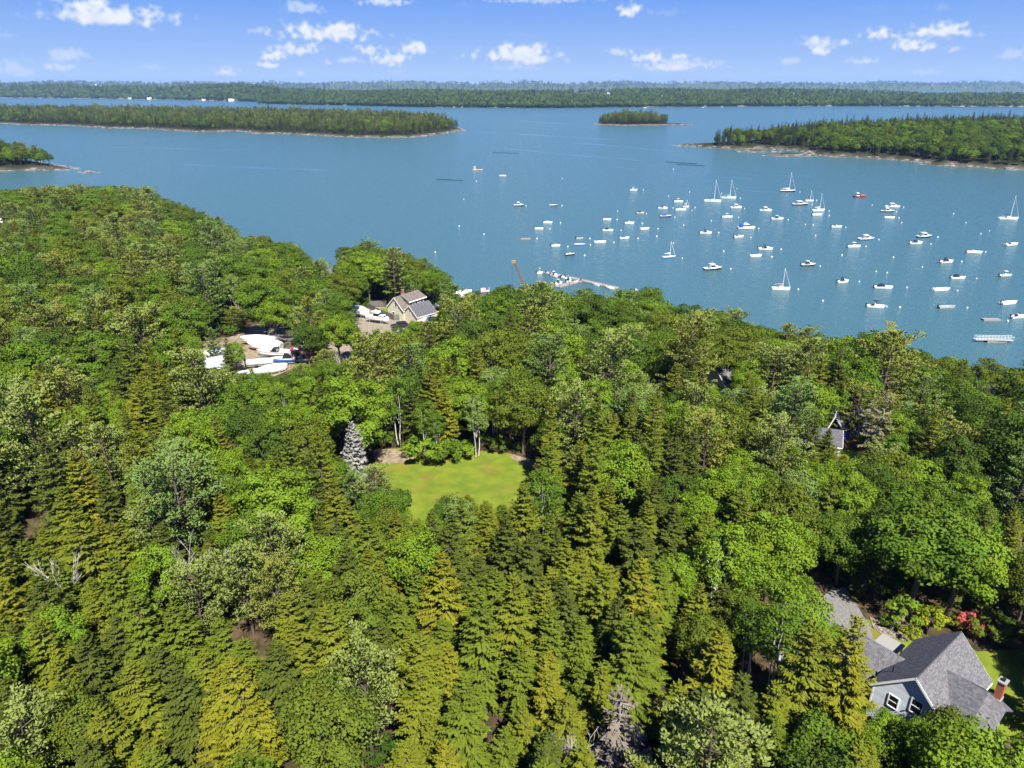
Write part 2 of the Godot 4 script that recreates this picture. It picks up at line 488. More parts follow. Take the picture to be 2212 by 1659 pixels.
func make_land():
	# the water line below the trees of the shore
	var tops := [[-330, 470], [0, 462], [130, 458], [290, 455], [380, 480], [440, 505], [480, 530], [560, 575], [640, 580], [700, 635], [728, 600], [770, 590], [840, 600], [920, 625], [962, 655], [985, 660], [1060, 658], [1150, 672], [1230, 702], [1290, 722], [1400, 722], [1450, 740],
		[1580, 758], [1640, 790], [1740, 805], [1800, 832], [1890, 832], [1940, 835], [2010, 868], [2110, 880], [2212, 885], [2500, 910], [2760, 960]]
	coast = PackedVector2Array()
	for t in tops:
		var p := level(t[0], t[1])
		coast.append(Vector2(p.x, p.z))
	coast.append(Vector2(420, 60)); coast.append(Vector2(-520, 60)); coast.append(Vector2(-520, -330))
	var rough := FastNoiseLite.new()
	rough.frequency = 0.012; rough.fractal_octaves = 3; rough.seed = 4
	heights.resize(NX * NZ); shore_distance.resize(NX * NZ)
	for j in NZ:
		for i in NX:
			var p := Vector2(X0 + i * STEP, Z0 + j * STEP)
			var d := inland(p, coast)
			shore_distance[j * NX + i] = d
			var h := maxf(-4.0, d * 0.16) if d < 0.0 else 0.14 * minf(d, 6.0) + 11.2 * (1.0 - exp(-maxf(d - 3.0, 0.0) / 62.0)) + rough.get_noise_2d(p.x, p.y) * 1.6 * clampf(d / 40.0, 0.0, 1.0)
			heights[j * NX + i] = h
	var s := Shape.new()
	for j in NZ:
		for i in NX:
			s.v.append(Vector3(X0 + i * STEP, heights[j * NX + i], Z0 + j * STEP))
			var hx := heights[j * NX + mini(i + 1, NX - 1)] - heights[j * NX + maxi(i - 1, 0)]
			var hz := heights[mini(j + 1, NZ - 1) * NX + i] - heights[maxi(j - 1, 0) * NX + i]
			s.n.append(Vector3(-hx, 2 * STEP, -hz).normalized())
			s.c.append(Color.WHITE); s.uv.append(Vector2.ZERO)
	for j in NZ - 1:
		for i in NX - 1:
			var k := j * NX + i
			if maxf(maxf(heights[k], heights[k + 1]), maxf(heights[k + NX], heights[k + NX + 1])) < -3.5: continue
			s.i.append_array(PackedInt32Array([k, k + 1, k + NX, k + 1, k + NX + 1, k + NX]))
	tag(part("terrain", s.done(), M.forest_floor, self), "", "", "", "structure")
	# rock along the water's edge
	var rr := RandomNumberGenerator.new()
	rr.seed = 77
	var lumps := []
	for k in coast.size() - 4:
		var n := int(coast[k].distance_to(coast[k + 1]) / 1.1)
		for m in n:
			var p := coast[k].lerp(coast[k + 1], (m + rr.randf()) / n) + Vector2(rr.randf_range(-2.6, 2.2), rr.randf_range(-2.6, 2.2))
			lumps.append(Transform3D(Basis.from_euler(Vector3(rr.randf() * 0.6, rr.randf() * TAU, rr.randf() * 0.6)).scaled(Vector3(1, 0.6, 1) * rr.randf_range(0.5, 1.9)), Vector3(p.x, maxf(ground(p.x, p.y), -0.3), p.y)))
	copies("shore_rock", rock_mesh(), M.rock, lumps, [], "pale ledge rock along the wooded near shore", "rock")

func rock_mesh() -> ArrayMesh:
	var s := Shape.new()
	var r := RandomNumberGenerator.new()
	r.seed = 9
	var rings := []
	for k in 5:
		var ring := []
		var y := [-0.6, -0.25, 0.25, 0.6, 0.72][k] as float
		var w := [0.8, 1.05, 0.95, 0.6, 0.0][k] as float
		for j in 8:
			var q := w * r.randf_range(0.8, 1.2)
			ring.append(Vector3(cos(TAU * j / 7.0) * q, y + r.randf_range(-0.06, 0.06), sin(TAU * j / 7.0) * q))
		ring[7] = ring[0]
		rings.append(ring)
	s.loft(rings)
	return s.done()

func copies(called: String, mesh: Mesh, mat: Material, places: Array, tints: Array, label: String, category: String, parent = null) -> MultiMeshInstance3D:
	var mm := MultiMesh.new()
	mm.transform_format = MultiMesh.TRANSFORM_3D
	if tints.size(): mm.use_colors = true
	mm.mesh = mesh
	mm.instance_count = places.size()
	for k in places.size():
		mm.set_instance_transform(k, places[k])
		if tints.size(): mm.set_instance_color(k, tints[k])
	var o := MultiMeshInstance3D.new()
	o.multimesh = mm
	if mat: o.material_override = mat
	if parent:
		o.name = called
		parent.add_child(o, true)
		tag(o, "", "", "", "stuff")
	else:
		o.name = numbered(called)
		add_child(o)
		tag(o, label, category, "", "stuff")
	return o

func drape(called: String, outline: PackedVector2Array, mat: Material, lift: float, cell := 1.0) -> MeshInstance3D:   # a sheet that follows the ground
	var lo := outline[0]
	var hi := outline[0]
	for p in outline:
		lo = lo.min(p); hi = hi.max(p)
	var s := Shape.new()
	var x := lo.x
	while x < hi.x:
		var z := lo.y
		while z < hi.y:
			var sq := PackedVector2Array([Vector2(x, z), Vector2(x + cell, z), Vector2(x + cell, z + cell), Vector2(x, z + cell)])
			for piece in Geometry2D.intersect_polygons(sq, outline):
				for t in range(1, piece.size() - 1):
					var abc := []
					for k in [0, t, t + 1]:
						abc.append(Vector3(piece[k].x, ground(piece[k].x, piece[k].y) + lift, piece[k].y))
					if (abc[2] - abc[0]).cross(abc[1] - abc[0]).y < 0:
						abc = [abc[0], abc[2], abc[1]]
					if (abc[2] - abc[0]).cross(abc[1] - abc[0]).length() > 1e-5:
						s.tri(abc[0], abc[1], abc[2])
			z += cell
		x += cell
	var o := part(called, s.done(), mat, self)
	tag(o, "", "", "", "structure")
	return o

func outline_of(pixels: Array) -> PackedVector2Array:
	var r := PackedVector2Array()
	for a in pixels:
		var p := land_at(a[0], a[1])
		r.append(Vector2(p.x, p.z))
	return r

func make_water():
	var s := Shape.new()
	s.quad(Vector3(-15000, 0, -17000), Vector3(15000, 0, -17000), Vector3(15000, 0, 200), Vector3(-15000, 0, 200), Vector3.UP)
	tag(part("water", s.done(), M.sea_water, self), "", "", "", "structure")

	# strips of calm water between the ripples
	var calm: StandardMaterial3D = M.sea_water.duplicate()
	calm.resource_name = "calm_water"; calm.normal_scale = 0.1; calm.roughness = 0.1; calm.roughness_texture = null
	M.calm_water = calm
	var k := 0
	for line in [[[1000, 283], [1120, 291], [1260, 297], [1400, 306]], [[1030, 318], [1200, 330], [1330, 343], [1420, 352]], [[1240, 352], [1400, 370], [1560, 384], [1700, 392], [1900, 402]], [[1180, 306], [1330, 316], [1500, 330]], [[200, 318], [420, 322], [640, 326]], [[1560, 372], [1760, 383], [1980, 388]], [[1100, 262], [1230, 268], [1290, 274]], [[650, 262], [0, 250], [-100, 249]], [[1640, 272], [1820, 277], [2212, 279]], [[330, 355], [560, 362], [760, 372]], [[1420, 398], [1640, 414], [1860, 422]]]:
		s = Shape.new()
		for q in line.size() - 1:
			for m in 12:
				var quad := []
				for e in [m, m + 1]:
					var t: float = (q + e / 12.0) / (line.size() - 1)
					var x := lerpf(line[q][0], line[q + 1][0], e / 12.0)
					var y := lerpf(line[q][1], line[q + 1][1], e / 12.0) + 1.1 * sin(x * 0.021 + k)
					var w := sin(t * PI) * (0.7 + 0.45 * sin(x * 0.05 + k * 2.0)) * (1.2 if k % 2 else 0.8)
					quad.append(level(x, y - w, 0.02)); quad.append(level(x, y + w, 0.02))
				s.quad(quad[0], quad[2], quad[3], quad[1], Vector3.UP)
		tag(part("calm_water", s.done(), calm, self), "", "", "", "structure")
		k += 1

# ---------------------------------------------------------------- islands and far shores
var islands := []   # [outline, hill, called]

func hill_of(isle: Array, p: Vector2) -> float:
	var d := inland(p, isle[0])
	if d < 0.0: return maxf(-2.5, d * 0.25)
	var h := 0.3 * minf(d, 8.0)
	return h + isle[1] * (1.0 - exp(-maxf(d - 7.0, 0.0) / isle[2]))

func make_islands():
	var sea := func(a: Array) -> PackedVector2Array:
		var r := PackedVector2Array()
		for q in a:
			var p := level(q[0], q[1])
			r.append(Vector2(p.x, p.z))
		return r
	# outlines at the water, front shore read off the photograph, back shore hidden behind the trees
	islands.append([sea.call([[-260, 262], [0, 267], [60, 270], [160, 272], [230, 277], [330, 279], [430, 286], [505, 283], [560, 288], [650, 291], [760, 297], [840, 298], [890, 297], [930, 293], [962, 288], [1004, 281], [990, 277], [950, 269], [880, 262], [700, 256], [500, 252], [200, 248], [-260, 244]]), 4.0, 60.0])
	islands.append([sea.call([[1284, 269], [1310, 270.5], [1360, 271.5], [1410, 271], [1445, 270.5], [1500, 270.2], [1440, 268], [1400, 264], [1330, 264], [1295, 266]]), 0.8, 40.0])
	islands.append([sea.call([[1470, 315], [1545, 321], [1600, 323], [1648, 321.5], [1690, 324], [1740, 328], [1760, 337], [1850, 341], [1940, 346], [1990, 350], [2000, 356], [2090, 361], [2160, 365], [2260, 371], [2420, 378], [2700, 380], [2600, 290], [2212, 286], [1900, 290], [1750, 300], [1620, 308], [1540, 313]]), 13.0, 75.0])
	islands.append([sea.call([[-240, 372], [-60, 371], [0, 369], [60, 368], [130, 367.5], [172, 366], [140, 362], [90, 352], [0, 342], [-240, 332]]), 5.0, 45.0])
	# bare ledges awash
	islands.append([sea.call([[1690, 333], [1745, 335.5], [1756, 337.5], [1700, 338], [1650, 336.5]]), 0.3, 60.0])
	islands.append([sea.call([[1480, 313.5], [1525, 316.5], [1500, 317.5], [1455, 315.2]]), 0.3, 60.0])
	islands.append([sea.call([[1600, 326], [1690, 328.5], [1640, 329.5], [1590, 327.5]]), 0.2, 60.0])
	islands.append([sea.call([[545, 287.5], [650, 286], [640, 288.5], [560, 289.5]]), 0.4, 60.0])
	islands.append([sea.call([[172, 371.5], [205, 372], [200, 373.6], [176, 373.2]]), 0.3, 60.0])
	var r := RandomNumberGenerator.new()
	r.seed = 12
	var lumps := []
	for isle in islands:
		var lo: Vector2 = isle[0][0]
		var hi := lo
		for p in isle[0]:
			lo = lo.min(p); hi = hi.max(p)
		lo -= Vector2(12, 12); hi += Vector2(12, 12)
		var big := (hi - lo).length() > 250.0
		var cell := 9.0 if big else 3.0
		var nx := int((hi.x - lo.x) / cell) + 2
		var nz := int((hi.y - lo.y) / cell) + 2
		var s := Shape.new()
		for j in nz:
			for i in nx:
				var p := Vector2(lo.x + i * cell, lo.y + j * cell)
				var hgt := hill_of(isle, p)
				if hgt > -0.5 and hgt < 2.5: hgt += r.randf_range(-0.25, 0.3)
				s.v.append(Vector3(p.x, hgt, p.y)); s.n.append(Vector3.UP); s.uv.append(Vector2.ZERO)
				s.c.append(Color(0.62, 0.56, 0.5) * r.randf_range(0.5, 1.15) if hgt < 1.7 else Color(0.12, 0.15, 0.06))
		for j in nz - 1:
			for i in nx - 1:
				var k := j * nx + i
				if maxf(maxf(s.v[k].y, s.v[k + 1].y), maxf(s.v[k + nx].y, s.v[k + nx + 1].y)) < -1.0: continue
				s.i.append_array(PackedInt32Array([k, k + 1, k + nx, k + 1, k + nx + 1, k + nx]))
		for k in s.n.size(): s.n[k] = Vector3.ZERO
		for t in range(0, s.i.size(), 3):
			var m := (s.v[s.i[t + 2]] - s.v[s.i[t]]).cross(s.v[s.i[t + 1]] - s.v[s.i[t]])
			for q in 3: s.n[s.i[t + q]] += m
		for k in s.n.size(): s.n[k] = s.n[k].normalized() if s.n[k].length() > 0 else Vector3.UP
		tag(part("island" if big else "ledge", s.done(), M.rock, self), "", "", "", "structure")
		var ring: PackedVector2Array = isle[0]
		for k in ring.size():
			var a := ring[k]
			var b := ring[(k + 1) % ring.size()]
			var n := mini(int(a.distance_to(b) / 2.6), 90)
			for m in n:
				var p := a.lerp(b, (m + r.randf()) / n) + Vector2(r.randf_range(-4, 4), r.randf_range(-5, 4))
				lumps.append(Transform3D(Basis.from_euler(Vector3(r.randf() * 0.4, r.randf() * TAU, r.randf() * 0.4)).scaled(Vector3(1.3, 0.5, 1) * r.randf_range(0.7, 2.4)), Vector3(p.x, maxf(hill_of(isle, p) - 0.1, -0.5), p.y)))
	copies("island_rock", rock_mesh(), M.rock, lumps, [], "pale granite rock scattered round the island shores", "rock")

var shores := []

func make_far_shores():
	# land across the bay: the near shore line in the photograph's pixels, how far it goes back, how high it rises
	var lines := [
		[[[-500, 212], [0, 211.5], [200, 213], [380, 216], [520, 219], [600, 222], [900, 224], [1400, 224]], 1500.0, 50.0, 0],
		[[[560, 224], [640, 226], [760, 228], [860, 230.5], [930, 231.5], [1100, 233], [1200, 233.5], [1300, 232], [1420, 231], [1560, 230], [1700, 229.5], [1900, 229.5], [2212, 231], [2900, 231]], 1300.0, 24.0, 1],
		[[[-900, 199], [0, 199], [700, 199], [1400, 198], [2212, 197], [3000, 197]], 3600.0, 76.0, 2]]
	var bumps := FastNoiseLite.new()
	bumps.frequency = 0.0009; bumps.fractal_octaves = 3; bumps.seed = 31
	for l in lines:
		var front := []
		for q in l[0]:
			front.append(level(q[0], q[1]))
		var s := Shape.new()
		var rows := 16
		var cols := 150
		var grid := []
		for i in cols + 1:
			var u: float = float(i) / cols * (front.size() - 1)
			var k := mini(int(u), front.size() - 2)
			var p: Vector3 = front[k].lerp(front[k + 1], u - k)
			var out := Vector3(p.x, 0, p.z).normalized()
			var line := []
			for j in rows + 1:
				var t := float(j) / rows
				var q: Vector3 = p + out * l[1] * t
				var rise: float = l[2] * (1.0 - exp(-3.2 * t)) * (1.0 + 0.95 * bumps.get_noise_2d(q.x + l[3] * 5000.0, q.z))
				if l[3] == 0: rise *= 1.0 - 0.8 * smoothstep(0.55, 0.9, float(i) / cols)
				q.y = -1.0 + minf(2.0, t * 60.0) + rise
				line.append(q)
			grid.append(line)
		for i in cols:
			for j in rows:
				s.quad(grid[i][j + 1], grid[i + 1][j + 1], grid[i + 1][j], grid[i][j])
		tag(part("far_hills", s.done(), M.far_wood, self), "", "", "", "structure")
		shores.append([grid, l[3]])
		if l[3] < 2:   # a pale rim of rock along the water
			var rim := Shape.new()
			for i in cols:
				var a: Vector3 = grid[i][0]
				var b: Vector3 = grid[i + 1][0]
				var out := Vector3(a.x, 0, a.z).normalized()
				var wa := 10.0 + 9.0 * bumps.get_noise_2d(a.x * 8.0, a.z * 8.0)
				var wb := 10.0 + 9.0 * bumps.get_noise_2d(b.x * 8.0, b.z * 8.0)
				rim.quad(Vector3(a.x, 2.6, a.z) + out * wa, Vector3(b.x, 2.6, b.z) + out * wb, Vector3(b.x, -0.5, b.z) - out * 3.0, Vector3(a.x, -0.5, a.z) - out * 3.0)
			tag(part("far_shore", rim.done(), M.rock, self), "", "", "", "structure")

# ---------------------------------------------------------------- trees: one mesh for the crown, one for the trunk and limbs, a few shapes of each kind
var kinds := {}   # name -> array of {crown, trunk, height, radius}

func spruce_shape(seed_: int, tall: float, wide: float, sparse := 0.0, whorl := 0.44, twig := 1.0) -> Dictionary:
	var r := RandomNumberGenerator.new()
	r.seed = seed_
	var s := Shape.new()
	var b := Shape.new()
	b.tube(Vector3(0, -0.6, 0), Vector3(0, tall * 0.55, 0), tall * 0.013, tall * 0.008, 7)
	b.tube(Vector3(0, tall * 0.55, 0), Vector3(0, tall * 0.99, 0), tall * 0.008, 0.01, 6)
	var y := tall * r.randf_range(0.07, 0.13)
	var lean := Vector3(r.randf_range(-0.02, 0.02), 0, r.randf_range(-0.02, 0.02))
	while y < tall * 0.985:
		var t := y / tall
		var reach := wide * pow(1.0 - t, 0.74) + 0.16
		if t < 0.2: reach *= 0.75 + t
		var n := int(clampf(5.0 + reach * 2.2, 4, 9))
		var turn := r.randf() * TAU
		for k in n:
			if r.randf() < sparse + (0.3 if t < 0.2 else 0.0): 
				continue
			var az := turn + TAU * k / n + r.randf_range(-0.3, 0.3)
			var out := Vector3(cos(az), 0, sin(az))
			var side := Vector3(-sin(az), 0, cos(az))
			var len_ := reach * r.randf_range(0.5, 1.25)
			var lift := lerpf(-0.34, 0.55, pow(t, 1.3)) + r.randf_range(-0.14, 0.14)
			var root := Vector3(0, y + r.randf_range(-0.15, 0.15), 0) + lean * y
			var tone := r.randf_range(0.74, 1.28)
			s.tint = Color(tone * r.randf_range(0.95, 1.06), tone, tone * r.randf_range(0.85, 1.1))
			if len_ > 0.7: b.tube(root, root + out * len_ * 0.7 + Vector3(0, lift * len_ * 0.6, 0), 0.028, 0.008, 3)
			var u := 0.22 if len_ > 0.5 else 0.05
			while u < 1.0:
				var droop := -0.22 * sin(u * PI) * len_ * 0.35
				var p := root + out * (len_ * u) + Vector3(0, lift * len_ * u + droop, 0)
				var spread := (0.30 + 0.34 * sin(minf(u * 1.25, 1.0) * PI * 0.85)) * minf(len_, 1.5) * 0.62 * twig
				for sd in [-1.0, 1.0]:
					var a: Vector3 = (out * r.randf_range(0.5, 0.85) + side * sd * r.randf_range(0.55, 0.9) + Vector3(0, r.randf_range(-0.42, -0.05), 0)).normalized() * spread * r.randf_range(0.75, 1.2) * 0.62
					var w: Vector3 = a.cross(Vector3(r.randf_range(-0.5, 0.5), 1, r.randf_range(-0.5, 0.5))).normalized() * r.randf_range(0.075, 0.125) * twig
					s.leaf(p + a, a, w, Vector3(out.x * 0.45, 0.75, out.z * 0.45).normalized(), 0.22)
				if r.randf() < 0.55:   # shoots that stand up from the branch
					var a2 := (out * 0.75 + Vector3(r.randf_range(-0.3, 0.3), r.randf_range(0.15, 0.6), r.randf_range(-0.3, 0.3))).normalized() * 0.19 * twig
					s.leaf(p + a2 * 0.8, a2, a2.cross(out + Vector3(0.1, 0.9, 0.2)).normalized() * 0.085 * twig, Vector3(out.x * 0.6, 0.6, out.z * 0.6), 0.4)
				u += 0.17 / maxf(len_, 0.5) * twig
			var tip := root + out * len_ + Vector3(0, lift * len_, 0)
			var at := (out + Vector3(0, lift * 0.6 + 0.1, 0)).normalized() * 0.2 * twig
			s.leaf(tip, at, side * 0.1 * twig, Vector3(out.x * 0.5, 0.7, out.z * 0.5), 0.4)
		y += whorl * r.randf_range(0.75, 1.2) * lerpf(1.0, 0.55, t)
	for k in 7:
		var a := Vector3(r.randf_range(-0.4, 0.4), 1, r.randf_range(-0.4, 0.4)).normalized() * 0.22
		s.leaf(Vector3(0, tall - 0.1 - 0.05 * k, 0) + lean * tall, a, a.cross(Vector3(r.randf() - 0.5, 0.1, r.randf() - 0.5)).normalized() * 0.06, Vector3(a.x, 0.4, a.z).normalized(), 0.4)
	return {"crown": s.done(), "trunk": b.done(), "tall": tall, "wide": wide}

func leaf_clump(s: Shape, r: RandomNumberGenerator, at: Vector3, size: Vector3, n: int, leaf: float, centre: Vector3):
	var tone := r.randf_range(0.72, 1.3)
	var warm := r.randf_range(0.88, 1.14)
	for k in n:
		var d := Vector3(r.randfn(), r.randfn(), r.randfn()).normalized()
		if d.y < -0.25 and r.randf() < 0.75: d.y = -d.y
		var p := at + d * size * pow(r.randf(), 0.3) * r.randf_range(0.75, 1.12)
		var out := (d * 0.8 + (p - centre).normalized() * 0.4 + Vector3(0, 0.2, 0)).normalized()
		var face := (out + Vector3(r.randfn(), r.randfn(), r.randfn()) * 0.5).normalized()
		var a := face.cross(Vector3(r.randfn(), r.randfn(), r.randfn())).normalized()
		var b := face.cross(a)
		var q := leaf * r.randf_range(0.6, 1.3)
		var t2 := tone * r.randf_range(0.86, 1.15)
		s.tint = Color(t2 * warm, t2, t2 * 0.95)
		s.leaf(p, a * q, b * q * r.randf_range(0.55, 0.9), out, 0.3)

func limbs(b: Shape, r: RandomNumberGenerator, from: Vector3, to: Vector3, ra: float, rb: float, crook := 0.25) -> void:
	var last := from
	var n := 4
	for k in range(1, n + 1):
		var t := float(k) / n
		var p := from.lerp(to, t) + Vector3(r.randf_range(-1, 1), r.randf_range(-0.4, 0.6), r.randf_range(-1, 1)) * crook * sin(t * PI)
		b.tube(last, p, lerpf(ra, rb, (k - 1.0) / n), lerpf(ra, rb, t), 5)
		last = p

func broad_shape(seed_: int, tall: float, wide: float, lobes: int, per: int, leaf := 0.17, flat := 0.75, stems := 1, open := 0.0) -> Dictionary:
	var r := RandomNumberGenerator.new()
	r.seed = seed_
	var s := Shape.new()
	var b := Shape.new()
	var mid := Vector3(0, tall * 0.64, 0)
	var half := Vector3(wide, tall * 0.36, wide)
	var fork := Vector3(r.randf_range(-0.2, 0.2), tall * 0.34, r.randf_range(-0.2, 0.2))
	if stems == 1: limbs(b, r, Vector3(0, -0.6, 0), fork, tall * 0.019, tall * 0.014, 0.1)
	var skew := Vector3(r.randf_range(-0.3, 0.3), 0, r.randf_range(-0.3, 0.3)) * wide
	for k in lobes:
		var f := (k + 0.5) / lobes
		var yy := lerpf(1.0, -0.62, pow(f, 0.9))
		var az := k * 2.39996 + r.randf_range(-0.5, 0.5)
		var ring := sqrt(maxf(0.0, 1.0 - yy * yy))
		var depth := r.randf_range(0.62, 1.0)
		var at := mid + Vector3(cos(az) * ring * half.x, yy * half.y * 0.9, sin(az) * ring * half.z) * depth + skew * maxf(yy, 0) * 0.4
		var sz := wide * r.randf_range(0.24, 0.42)
		leaf_clump(s, r, at, Vector3(sz, sz * flat, sz), int(per * r.randf_range(0.75, 1.2) * (1.0 - open)), leaf, mid)
		if k % 3 == 0 and (stems == 1 or k % 6 == 0):
			var root := fork
			if stems > 1: root = Vector3(cos(k * 1.9), 0, sin(k * 1.9)) * 0.25 * (k % stems) + Vector3(0, tall * 0.3, 0)
			limbs(b, r, root, mid.lerp(at, 0.85), tall * (0.009 if stems == 1 else 0.004), 0.02, 0.35)
	if stems > 1:
		for k in stems:
			var foot := Vector3(cos(k * 1.9), 0, sin(k * 1.9)) * 0.3
			limbs(b, r, foot + Vector3(0, -0.6, 0), Vector3(cos(k * 1.9), 0, sin(k * 1.9)) * wide * 0.5 + Vector3(0, tall * 0.8, 0), tall * 0.009, 0.025, 0.3)
	return {"crown": s.done(), "trunk": b.done(), "tall": tall, "wide": wide}

func pine_shape(seed_: int, tall: float, wide: float) -> Dictionary:
	var r := RandomNumberGenerator.new()
	r.seed = seed_
	var s := Shape.new()
	var b := Shape.new()
	limbs(b, r, Vector3(0, -0.6, 0), Vector3(0, tall * 0.6, 0), tall * 0.017, tall * 0.012, 0.12)
	limbs(b, r, Vector3(0, tall * 0.6, 0), Vector3(0, tall * 0.97, 0), tall * 0.012, 0.03, 0.12)
	var y := tall * 0.26
	while y < tall:
		var t := y / tall
		var reach := wide * (0.4 + 1.05 * sin(clampf((t - 0.12) * 1.15, 0.0, 1.0) * PI * 0.86)) * lerpf(1.0, 0.75, t)
		if t > 0.93: reach = 0.7
		var n := r.randi_range(4, 6)
		var turn := r.randf() * TAU
		for k in n:
			if r.randf() < 0.1: continue
			var az := turn + TAU * k / n + r.randf_range(-0.4, 0.4)
			var out := Vector3(cos(az), 0, sin(az))
			var side := Vector3(-out.z, 0, out.x)
			var len_ := reach * r.randf_range(0.6, 1.15)
			var lift := lerpf(0.02, 0.75, pow(t, 1.6)) + r.randf_range(-0.1, 0.12)
			var root := Vector3(0, y, 0)
			var end := root + out * len_ + Vector3(0, lift * len_ + 0.12 * len_, 0)
			limbs(b, r, root, end, 0.07, 0.02, 0.12)
			var tone := r.randf_range(0.8, 1.22)
			var pads := int(clampf(len_ * 1.7, 2, 6))
			for q in pads:
				var u := lerpf(0.42, 1.0, float(q) / maxf(pads - 1, 1))
				var at := root.lerp(end, u) + side * r.randf_range(-0.42, 0.42) * len_ * 0.5 * u + Vector3(0, r.randf_range(0.0, 0.2), 0)
				var sz := r.randf_range(0.5, 0.85)
				for m in 34:
					var d := Vector3(r.randfn(), absf(r.randfn()) * 0.75 - 0.2, r.randfn()).normalized()
					var p := at + d * Vector3(sz, sz * 0.36, sz) * pow(r.randf(), 0.4)
					var a := (d + Vector3(0, 0.75, 0) + out * 0.35 + Vector3(r.randfn(), r.randfn(), r.randfn()) * 0.25).normalized() * r.randf_range(0.12, 0.2)
					var w := a.cross(Vector3(r.randfn(), r.randfn(), r.randfn())).normalized() * r.randf_range(0.075, 0.12)
					var t2 := tone * r.randf_range(0.88, 1.14)
					s.tint = Color(t2, t2, t2)
					s.leaf(p, a, w, Vector3(d.x * 0.5, 0.8, d.z * 0.5).normalized(), 0.5)
		y += tall * r.randf_range(0.055, 0.085)
	return {"crown": s.done(), "trunk": b.done(), "tall": tall, "wide": wide}

func bare_shape(seed_: int, tall: float, wide: float) -> Dictionary:   # a leafless tree: forks all the way out
	var r := RandomNumberGenerator.new()
	r.seed = seed_
	var s := Shape.new()
	var b := Shape.new()
	limbs(b, r, Vector3(0, -0.5, 0), Vector3(0, tall * 0.45, 0), tall * 0.016, tall * 0.011, 0.15)
	var stack := []
	for k in 6:
		stack.append([Vector3(0, tall * r.randf_range(0.3, 0.45), 0), Vector3(r.randfn() * 0.5, 1.0, r.randfn() * 0.5).normalized(), tall * r.randf_range(0.24, 0.36), tall * 0.008, 0])
	while stack.size():
		var a: Array = stack.pop_back()
		var end: Vector3 = a[0] + a[1] * a[2]
		var sh := b if a[4] < 2 else s
		sh.tube(a[0], end, a[3], a[3] * 0.55, 4)
		if a[4] < 3:
			for k in 3:
				var d: Vector3 = (a[1] + Vector3(r.randfn() * wide * 0.2, r.randf_range(-0.1, 0.35), r.randfn() * wide * 0.2)).normalized()
				stack.append([(a[0] as Vector3).lerp(end, r.randf_range(0.45, 1.0)), d, a[2] * r.randf_range(0.45, 0.7), maxf(a[3] * 0.55, 0.018), a[4] + 1])
	return {"crown": s.done(), "trunk": b.done(), "tall": tall, "wide": wide}

func make_tree_kinds():
	kinds.spruce = []
	for k in 8:
		kinds.spruce.append(spruce_shape(100 + k, [13.5, 12.5, 14.5, 11.5, 13.0, 15.0, 13.8, 12.0][k], [2.7, 2.9, 2.6, 2.8, 2.4, 3.1, 2.7, 3.0][k], [0.16, 0.2, 0.22, 0.15, 0.3, 0.24, 0.34, 0.2][k], 0.52, 0.82))
	kinds.maple = []
	for k in 7:
		kinds.maple.append(broad_shape(200 + k, [11.5, 12.5, 10.5, 12.0, 11.0, 13.0, 10.8][k], [3.0, 3.3, 2.8, 3.5, 3.0, 2.9, 3.4][k], 42, 215, 0.125, 0.8))
	kinds.oak = []
	for k in 5:
		kinds.oak.append(broad_shape(300 + k, [13.0, 12.0, 13.5, 12.5, 11.5][k], [4.3, 4.0, 4.7, 4.4, 3.8][k], 54, 230, 0.145, 0.5))
	kinds.birch = []
	for k in 3:
		kinds.birch.append(broad_shape(400 + k, [12.5, 13.5, 11.5][k], [2.3, 2.5, 2.2][k], 36, 150, 0.12, 0.85, 3, 0.05))
	kinds.pine = []
	for k in 4:
		kinds.pine.append(pine_shape(500 + k, [15.0, 16.5, 14.0, 17.0][k], [3.2, 3.6, 3.0, 3.5][k]))
	kinds.snag = []
	for k in 2:
		kinds.snag.append(bare_shape(600 + k, [11.0, 9.5][k], [2.4, 2.0][k]))
	kinds.shrub = []
	for k in 3:
		kinds.shrub.append(broad_shape(700 + k, 2.6, 1.5, 14, 80, 0.12, 0.8))
	kinds.dead_spruce = [spruce_shape(801, 12.5, 2.3, 0.12), spruce_shape(802, 9.0, 2.4, 0.55, 0.5, 0.75)]
	kinds.far_spruce = [spruce_shape(901, 14.0, 2.6, 0.1, 1.3, 2.6), spruce_shape(902, 15.0, 2.4, 0.1, 1.3, 2.6)]
	kinds.far_leaf = [broad_shape(903, 12.0, 4.0, 16, 20, 0.55, 0.8), broad_shape(904, 13.0, 4.4, 16, 20, 0.55, 0.7)]

var tones := {
	"spruce": ["needle_olive", "needle_gold", "needle_green", "needle_deep"], "maple": ["leaf_bright", "leaf_mid", "leaf_olive", "leaf_deep"], "oak": ["leaf_mid", "leaf_deep", "leaf_olive", "leaf_bright"],
	"birch": ["leaf_silver", "leaf_mid", "leaf_bright"], "pine": ["pine_pale", "pine_blue", "pine_warm"], "snag": ["dead_wood"], "dead_spruce": ["needle_grey", "needle_rust"], "shrub": ["leaf_mid", "leaf_bright", "leaf_yellow", "leaf_red", "leaf_deep"]}
var words_for := {"needle_olive": "olive green", "needle_gold": "golden olive", "needle_green": "mid green", "needle_deep": "dark green", "needle_grey": "grey", "needle_rust": "rusty grey", "needle_drab": "drab", "pine_pale": "pale green", "pine_blue": "bluish green", "pine_warm": "yellowish green",
	"leaf_bright": "bright green", "leaf_mid": "green", "leaf_deep": "deep green", "leaf_olive": "olive green", "leaf_silver": "silvery green", "leaf_yellow": "yellow-green", "leaf_red": "red", "dead_wood": "bare grey"}
var bark_of := {"spruce": "bark", "maple": "bark", "oak": "bark", "birch": "bark_white", "pine": "bark", "snag": "dead_wood", "dead_spruce": "dead_wood", "shrub": "bark"}
